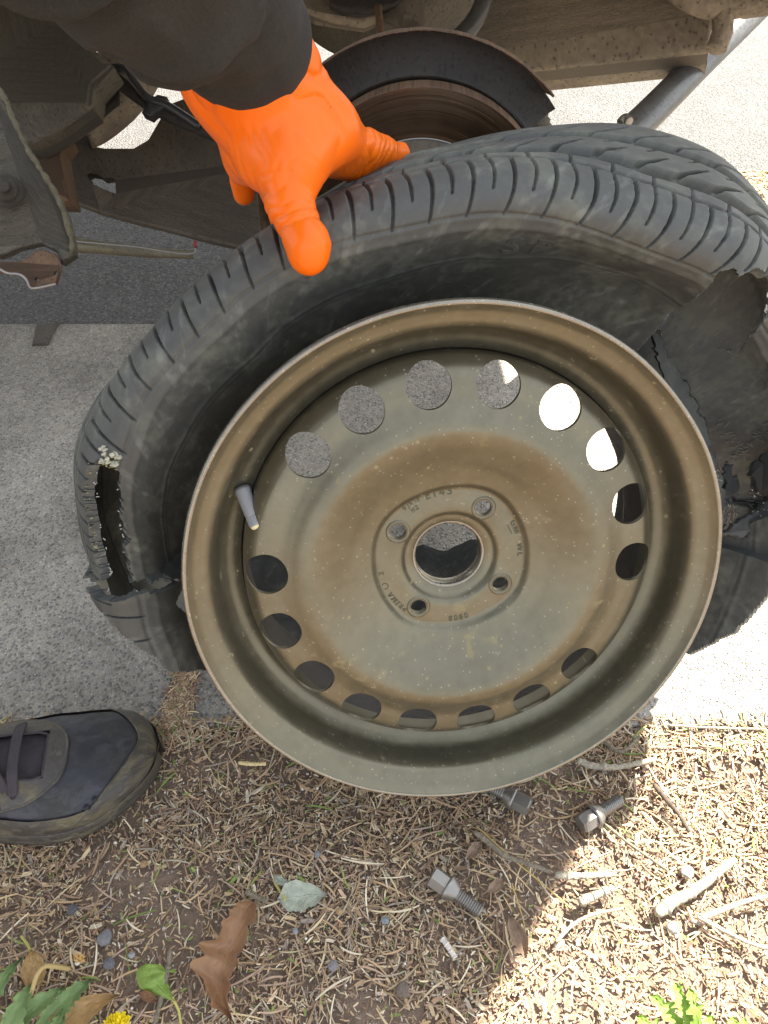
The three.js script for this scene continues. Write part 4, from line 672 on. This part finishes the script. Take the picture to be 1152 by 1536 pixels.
// dandelions
{
  const t = thing('dandelion_plant', 'dandelion rosette of toothed green leaves in the lower left corner', 'plant');
  const L = (mid, wl, wr, h, s) => part('leaf', leafGeo(mid, wl.map(x => x * .72), wr.map(x => x * .72), { h, curl: .005, seed: s, rag: .3, lift: v => .012 * Math.sin(v * 2.6) }), LM.weed, t);
  L([[-60, 1560], [-20, 1510], [10, 1462], [34, 1436]], [16, 20, 16, 10, 1], [16, 20, 16, 8, 1], .016, 21);
  L([[-10, 1590], [16, 1540], [34, 1500], [52, 1470]], [20, 24, 20, 14, 1], [18, 22, 18, 12, 1], .022, 22);
  L([[-5, 1570], [36, 1524], [70, 1498], [98, 1480]], [14, 22, 18, 12, 1], [14, 18, 16, 12, 1], .018, 23);
  L([[40, 1570], [82, 1520], [112, 1488], [139, 1468]], [10, 20, 22, 14, 1], [10, 16, 20, 14, 1], .014, 24);
  L([[60, 1590], [78, 1550], [92, 1525], [100, 1505]], [12, 16, 12, 8, 1], [10, 14, 12, 8, 1], .012, 25);
  const stalk = M({ rgb: [.36, .26, .10], roughness: .7 });
  part('stem', tube([gnd(24, 1560, .01), gnd(44, 1500, .03), gnd(57, 1460, .038), gnd(66, 1450, .038), gnd(84, 1450, .030), gnd(104, 1454, .022)], .0019, 40, 10), stalk, t);
}
function bloom(name, label, px, py, h, n, rr, up, mat, core) {
  const t = thing(name, label, 'flower', gnd(px, py, h)), q = rng(px), gs = [];
  for (let i = 0; i < n; i++) { const a = q() * 2 * PI, e = .1 + .95 * Math.pow(q(), .8), l = rr * (.8 + .35 * q()), g = new THREE.BoxGeometry(.0016, l, .0004); g.translate(0, l / 2, 0); g.rotateX(e); g.rotateY(a); gs.push(g); }
  const f = part('petals', merge(gs), mat, t); f.quaternion.setFromUnitVectors(V(0, 1, 0), up.normalize());
  const c = part('flower_base', new THREE.SphereGeometry(rr * .32, 16, 10), core, t); c.scale.y = .8; return t;
}
const coreM = M({ rgb: [.16, .22, .05], roughness: .8 });
bloom('dandelion_flower', 'bright yellow dandelion flower cut by the lower border', 176, 1548, .012, 120, .0125, V(.05, .5, -.6), M({ rgb: [.86, .68, .01], roughness: .7 }), coreM);
bloom('faded_dandelion', 'closed orange and white dandelion head on a bent stalk', 116, 1444, .014, 44, .0068, V(.3, .5, -.7), M({ rgb: [.62, .40, .14], roughness: .8 }), M({ rgb: [.75, .72, .66], roughness: .9 }));

// leafy weed at the lower right
{
  const t = thing('weed', 'sunlit green weed with deeply cut leaves at the lower right border', 'plant');
  const L = (mid, w, h, s) => part('leaf', leafGeo(mid, w, w, { h, curl: .002, seed: s, rag: .45, lift: v => .014 * Math.sin(v * 2.4) }), LM.bright, t);
  L([[1035, 1560], [1030, 1520], [1018, 1490], [1012, 1474]], [3, 12, 8, 15, 6, 9, 1], .024, 31);
  L([[1035, 1560], [1012, 1528], [992, 1506], [975, 1492]], [3, 10, 7, 14, 6, 8, 1], .02, 32);
  L([[1040, 1560], [1046, 1524], [1040, 1504], [1034, 1482]], [3, 10, 7, 13, 5, 8, 1], .028, 33);
  L([[1010, 1580], [985, 1548], [970, 1536], [955, 1524]], [3, 10, 7, 13, 5, 8, 1], .015, 34);
  L([[1075, 1580], [1068, 1550], [1066, 1536], [1060, 1522]], [3, 9, 7, 12, 5, 8, 1], .018, 35);
  L([[1100, 1590], [1094, 1556], [1096, 1540], [1100, 1524]], [3, 10, 7, 12, 5, 8, 1], .018, 36);
  L([[1120, 1590], [1118, 1560], [1114, 1540], [1117, 1526]], [3, 8, 6, 10, 5, 6, 1], .016, 37);
}
// pebbles one can tell apart
const peb = (px, py, r, col, label) => { const g = new THREE.IcosahedronGeometry(r, 4); g.scale(1, .62, .9); g.rotateY(px); roughen(g, r * .5, .9 / r, px | 0, 2); g.computeVertexNormals(); const m = part('pebble', g, M({ ...rep(T.grime, .05), rgb: col, bumpScale: .0006, roughness: .9 }), scene); m.name = numbered('pebble'); m.position.copy(gnd(px, py, r * .3)); tag(m, label, 'pebble', 'pebbles in the litter'); };
peb(158, 1409, .0068, [.3, .29, .3], 'largest grey pebble, above the green leaf');
peb(198, 1433, .0032, [.5, .5, .52], 'small light grey pebble above the green leaf');
peb(163, 1446, .0045, [.22, .22, .26], 'dark grey pebble right of the faded dandelion');
peb(109, 1363, .0045, [.13, .13, .15], 'dark round pebble below the shoe');
peb(499, 1449, .0042, [.3, .28, .29], 'grey pebble right of the oak leaf');
peb(442, 1397, .0028, [.36, .36, .38], 'small bluish pebble below the pale oval leaf');
peb(508, 1367, .0034, [.5, .33, .16], 'orange brown pebble right of the pale oval leaf');
peb(605, 1486, .0062, [.22, .17, .14], 'brown rounded pebble low in the middle');
peb(578, 1381, .0034, [.3, .34, .38], 'bluish grey pebble left of the wood chip');
peb(1031, 1308, .0058, [.6, .58, .54], 'white pebble in the sun left of the thick stick');
peb(215, 1297, .0036, [.5, .33, .16], 'orange pebble near the shoe sole');
peb(476, 1281, .0034, [.3, .32, .36], 'blue grey pebble in the shade under the rim');
peb(1010, 1392, .006, [.5, .48, .44], 'pale pebble below the thick stick');

/* ---------- litter: needles, chips, straws, grit ---------- */
{
  const needle = (w, l, hgt, bend, seg = 3) => { const g = new THREE.BoxGeometry(l, hgt, w, seg, 1, 1), p = g.attributes.position; for (let i = 0; i < p.count; i++) { const t = p.getX(i) / l; p.setZ(i, p.getZ(i) * (1 - Math.abs(t) * .9) + bend * (t * t - .08)); p.setY(i, p.getY(i) + .3 * bend * t); } g.computeVertexNormals(); return g; };
  const chip = () => { const g = new THREE.BoxGeometry(1, .12, .55, 3, 1, 2), p = g.attributes.position; for (let i = 0; i < p.count; i++) { const x = p.getX(i), z = p.getZ(i); p.setXYZ(i, x * (1 + .3 * n3(z * 4, 1, 1)), p.getY(i) + .2 * x * z + .1 * n3(x * 3, z * 3, 2), z * (1 - .5 * Math.abs(x)) + .15 * n3(x * 3, 3, 1)); } g.computeVertexNormals(); return g; };
  const cols = [[.47, .34, .19], [.38, .25, .14], [.28, .175, .105], [.20, .125, .08], [.54, .43, .26], [.37, .25, .17], [.42, .28, .155], [.58, .49, .34], [.31, .25, .19]], green = [[.22, .27, .07], [.17, .23, .05]];
  const litter = (name, label, geo, n, place, size, tilt, pal, rough = .8) => {
    const m = new THREE.InstancedMesh(geo, M({ roughness: rough }), n), o = new THREE.Object3D(), c = new THREE.Color(); m.name = name; m.castShadow = m.receiveShadow = true;
    for (let i = 0; i < n; i++) { const [x, d, y] = place(i), s = size(); o.position.set(x, y, -d); o.rotation.set((R() - .5) * tilt, R() * 2 * PI, (R() - .5) * tilt); o.scale.set(...s); o.updateMatrix(); m.setMatrixAt(i, o.matrix); const q = R() < .035 ? green[R() * 2 | 0] : pal[Math.pow(R(), 1.1) * pal.length | 0], k = .7 + .6 * R(); m.setColorAt(i, c.setRGB(q[0] * k, q[1] * k, q[2] * k)); }
    m.userData.kind = 'stuff'; m.userData.label = label; scene.add(m);
  };
  // the near litter, thinning out over the edge of the concrete
  const spot = () => { let x, d; do { x = -.45 + 1.1 * R(); d = -.1 + (EDGE_NEAR + .12) * R(); } while (d > EDGE_NEAR - .004 && R() > (x > .1 ? .0 : .0) + .0); return [x, d, dirtH(x, d) + .0005 + .006 * R() * R()]; };
  const clump = () => { for (let k = 0; k < 9; k++) { const p = spot(); if (R() < .42 + .7 * sstep(-.18, .28, f3(p[0] * 11, p[1] * 11, 3, 3, 95))) return p; } return spot(); };
  const edgeSpot = () => { const x = -.45 + 1.1 * R(), d = EDGE_NEAR + (R() - .75) * .03 * (x > .15 ? 1.6 : 1); return [x, d, d > EDGE_NEAR ? .002 : dirtH(x, d) + .003]; };
  litter('pine_needles', 'brown and straw coloured needles covering the ground', needle(.0016, 1, .0009, .0012), 40000, clump, () => { const l = .004 + .016 * R() * R() * R(); return [l, 1, .4 + .6 * R()]; }, .5, cols);
  litter('dry_straw', 'thin longer straws lying over the needles', needle(.0015, 1, .0010, .006, 6), 2300, () => { const p = clump(); p[2] += .003; return p; }, () => { const l = .018 + .03 * R() * R(); return [l, 1, .7 + .5 * R()]; }, .22, cols);
  litter('bark_chips', 'small chips of bark and leaf crumbs', chip(), 13000, clump, () => { const l = .0013 + .006 * Math.pow(R(), 4); return [l * (1 + R()), l, l]; }, 1.0, [...cols, [.5, .37, .22], [.26, .17, .115], [.34, .26, .19], [.20, .135, .095]]);
  litter('grit', 'pale grit among the needles', new THREE.IcosahedronGeometry(1, 0), 3500, spot, () => { const l = .0006 + .0015 * R() * R(); return [l, l * .7, l]; }, 3, [[.4, .38, .35], [.3, .28, .27], [.55, .5, .42], [.6, .57, .5]], .95);
  litter('edge_needles', 'needles gathered along the concrete edge', needle(.0013, 1, .0008, .003), 2600, edgeSpot, () => { const l = .008 + .02 * R() * R(); return [l, 1, 1]; }, .4, cols);
  const jx = gnd(263, 1080).x; litter('joint_needles', 'needles filling the joint between two concrete slabs', needle(.0013, 1, .0008, .003), 900, () => { const d = EDGE_NEAR + .25 * R() * R(); return [jx + (R() - .5) * .03 * (R() + .3), d, .0015]; }, () => { const l = .007 + .014 * R(); return [l, 1, 1]; }, .35, cols.slice(1, 6));
  litter('concrete_grit', 'loose grit on the concrete', new THREE.IcosahedronGeometry(1, 0), 2500, () => [-.7 + 1.7 * R(), EDGE_NEAR + (EDGE_FAR - EDGE_NEAR) * R(), .0006], () => { const l = .0004 + .0012 * R() * R(); return [l, l * .8, l]; }, 3, [[.4, .38, .35], [.16, .15, .14], [.55, .5, .42], [.28, .2, .12]], .95);
  litter('road_needles', 'brown needles drifted on the sunny road', needle(.003, 1, .002, .004), 6000, () => { const d = 1.55 + .35 * R(), x = .72 + .45 * R() + .1 * (d - 1.6); return [x, d, -.009 + .004 * R()]; }, () => { const l = .012 + .03 * R() * R(); return [l, 1, 1]; }, .5, cols);
}
// dark smears on the shaded road and concrete
/* ---------- worn raised characters on the sidewall ---------- */
{
  const gl = [], put = (ch, deg, s, size) => { const g0 = new TextGeometry(ch, { font: FONT, size, depth: .0012, curveSegments: 6 }); const p = g0.attributes.position; for (let i = 0; i < p.count; i++) { const th = rad(deg) - (p.getX(i) - size * .35) / .27, q = tyreP(th, S0 + s + p.getY(i), -p.getZ(i) * .9 + .0004); p.setXYZ(i, q.x, q.y, q.z); } g0.computeVertexNormals(); gl.push(g0); };
  put('S', 71.5, -.038, .020); put('P', 67.2, -.038, .020);
  for (const g of gl) { const u = g.attributes.uv; for (let i = 0; i < u.count; i++) u.setXY(i, u.getX(i) * .8 + .1, u.getY(i) * .8); }
  part('raised_character', merge(gl), MAT.rubber, tyre);
}
/* ---------- frayed cords and crumbs in the tyre ---------- */
{
  const q = rng(77), cord = M({ rgb: [.36, .345, .31], roughness: .9 }), P = (deg, s, d) => tyreP(rad(deg), s + SO, d), gs = [];
  const strand = (deg, s, d0, len, dir, w = .00045) => { const a = P(deg, s, d0), b = P(deg + dir[0] * len, s + dir[1] * len, d0 - .0005), c = a.clone().lerp(b, .5); c.z += .001 * (q() - .5); gs.push(tube([a, c, b], w, 8, 5)); };
  const sg = [0, 1].map(k => gridGeo(170, 30, (u, v) => { const px = lerp(345, 850, u), top = 822 - 26 * sstep(.57, .93, u) - 8 * sstep(.3, .1, u) + 9 * n3(u * 14, 1, 2, 51) + 4 * n3(u * 45, 1, 2, 52), py = lerp(top, 960, v), dp = .835 + .03 * (u - .5) ** 2 - .05 * v - .008 * n3(u * 5, v * 4, 1, 53) + k * .009; const p = at(px, py, dp); p.y = Math.max(.004, p.y); return p; }, { uv: (u, v) => [u * .3, v * .12] }));
  part('torn_strip', merge(sg), MAT.innerRubber, tyre).applyMatrix4(new THREE.Matrix4().compose(WC, WQ, V(1, 1, 1)).invert());
  // threads along the lower edge of the right tear and on the inner face
  for (let i = 0; i < 14; i++) strand(-6 + 9 * q(), .036 + .05 * q(), .008, .3 + .6 * q(), [1.6 * (q() - .2), .006 * (q() - .3)]);
  for (let i = 0; i < 40; i++) { const t = q(); strand(lerp(36, 27, t), lerp(.13, .10, t) + .006 * q(), .003, .8 + q(), [1.2 * (q() - .3), .004 * (q() - .5)], .0005); }
  for (let i = 0; i < 30; i++) { const t = q(); strand(lerp(24, 2, t), lerp(.002, .03, t), .003, .5 + q(), [1 * (q() - .5), .006], .0004); }
  // the ragged edges of the left tear
  for (let i = 0; i < 30; i++) strand(142 + q() * 24, .112 + (q() > .5 ? .02 : 0) + .002 * q(), .004, .7 + q(), [.8 * (q() - .5), .005 * (q() - .5)], .0004);
  tyre.updateMatrixWorld(true);
  const rc = new THREE.Raycaster(), liner = tyre.children.find(c => c.name === 'inner_liner');
  const hit = (px, py) => { rc.set(CAM, ray(px, py).normalize()); const h = rc.intersectObject(liner, false)[0]; return h ? toL(h.point) : null; };
  const fray = (x0, y0, x1, y1, n, spread, ang, len) => { for (let i = 0; i < n; i++) { const t = q(), px = lerp(x0, x1, t) + (q() - .5) * spread, py = lerp(y0, y1, t) + (q() - .5) * spread, a = ang + (q() - .5) * .9, l = len * (.25 + .55 * q()), A = hit(px, py), B = hit(px + Math.cos(a) * l, py + Math.sin(a) * l); if (A && B && A.distanceTo(B) < .03) { const up = toL(CAM).sub(A).normalize(), C = A.clone().lerp(B, .5); for (const v of [A, B]) v.addScaledVector(up, .0006); C.addScaledVector(up, .0012 + .0016 * q()); gs.push(tube([A, C, B], .00028 + .0002 * q(), 6, 5)); } } };
  fray(1075, 640, 1118, 700, 26, 26, -.5, 16); fray(1092, 690, 1152, 640, 30, 14, .2, 14); fray(1072, 700, 1090, 720, 26, 14, 1.3, 12); fray(1086, 740, 1100, 780, 30, 18, 1.5, 12); fray(1120, 705, 1152, 690, 20, 12, -.9, 14); fray(1125, 740, 1152, 770, 34, 26, .4, 14); fray(1098, 800, 1152, 770, 30, 8, -.3, 14); fray(1108, 533, 1150, 470, 34, 6, -.9, 10); fray(1078, 523, 1096, 526, 5, 4, 0, 14); fray(1030, 585, 1042, 605, 12, 6, 1.2, 9); fray(988, 490, 992, 505, 8, 4, 1.4, 9);
  const tP = new THREE.Matrix4().compose(WC, WQ, V(1, 1, 1)).invert();
  const shred = (pts, depth, mat, sd) => { const J = []; for (let i = 0; i < pts.length; i++) { const a = pts[i], b = pts[(i + 1) % pts.length], L = Math.hypot(b[0] - a[0], b[1] - a[1]), k = Math.max(1, Math.round(L / 5)); for (let m = 0; m < k; m++) { const t = m / k; J.push([lerp(a[0], b[0], t) + 4.5 * n3(i * 3.1 + m * .9, sd, 1, 17), lerp(a[1], b[1], t) + 4.5 * n3(i * 3.1 + m * .9, sd, 9, 18)]); } } const g = roughen(plate(J, depth, .0045, { bevel: .0009 }), .0035, 38, sd); g.applyMatrix4(tP); part('torn_ply', g, mat, tyre); };
  const grey = M({ ...rep(T.fabric, .05), rgb: [.12, .118, .11], bumpScale: .0012, roughness: 1 });
  shred([[978, 488], [992, 500], [1004, 530], [1022, 556], [1038, 596], [1062, 640], [1074, 690], [1086, 730], [1090, 790], [1078, 806], [1050, 700], [1010, 600], [985, 540]], (x, y) => lerp(.645, .675, clamp((y - 480) / 320, 0, 1)), MAT.rubber, 1);
  shred([[1082, 800], [1104, 782], [1128, 772], [1152, 752], [1172, 740], [1175, 790], [1150, 792], [1112, 806]], .652, grey, 2);
  shred([[1126, 700], [1140, 690], [1160, 672], [1172, 700], [1166, 738], [1142, 742], [1130, 726]], .70, grey, 3);
  shred([[1084, 700], [1092, 690], [1102, 702], [1108, 724], [1104, 752], [1092, 738]], .683, grey, 4);
  const cords = part('frayed_cords', merge(gs), cord, tyre); cords.userData.kind = 'stuff';
  const cr = []; for (let i = 0; i < 200; i++) { const t = q(), deg = q() < .78 ? 140.6 + 3.4 * t : lerp(143, 163, t), s = deg < 143.5 ? .115 + .024 * q() : .1425 + .006 * (q() - .3), p = P(deg, s, .0005 + .004 * q()), r = .0004 + .0015 * q() * q() * q(), g = new THREE.IcosahedronGeometry(r, 1); roughen(g, r * .9, 1.1 / r, i); g.scale(.6 + q(), .4 + .6 * q(), .6 + q()); g.computeVertexNormals(); g.translate(p.x, p.y, p.z); cr.push(g); }
  const crumbs = part('moss_crumbs', merge(cr), M({ rgb: [.24, .215, .11], roughness: 1 }), tyre); crumbs.userData.kind = 'stuff';
  const cw = []; for (let i = 0; i < 34; i++) { const p = P(140.6 + 2.6 * q(), .114 + .016 * q(), -.001 + .003 * q()), r = .0006 + .0013 * q(), g = new THREE.IcosahedronGeometry(r, 1); roughen(g, r * .9, 1.1 / r, i + 300); g.scale(.6 + q(), .5 + .6 * q(), .6 + q()); g.computeVertexNormals(); g.translate(p.x, p.y, p.z); cw.push(g); }
  const cwm = part('pale_crumbs', merge(cw), M({ rgb: [.38, .37, .28], roughness: 1 }), tyre); cwm.userData.kind = 'stuff';
}
renderer.render(scene, camera);
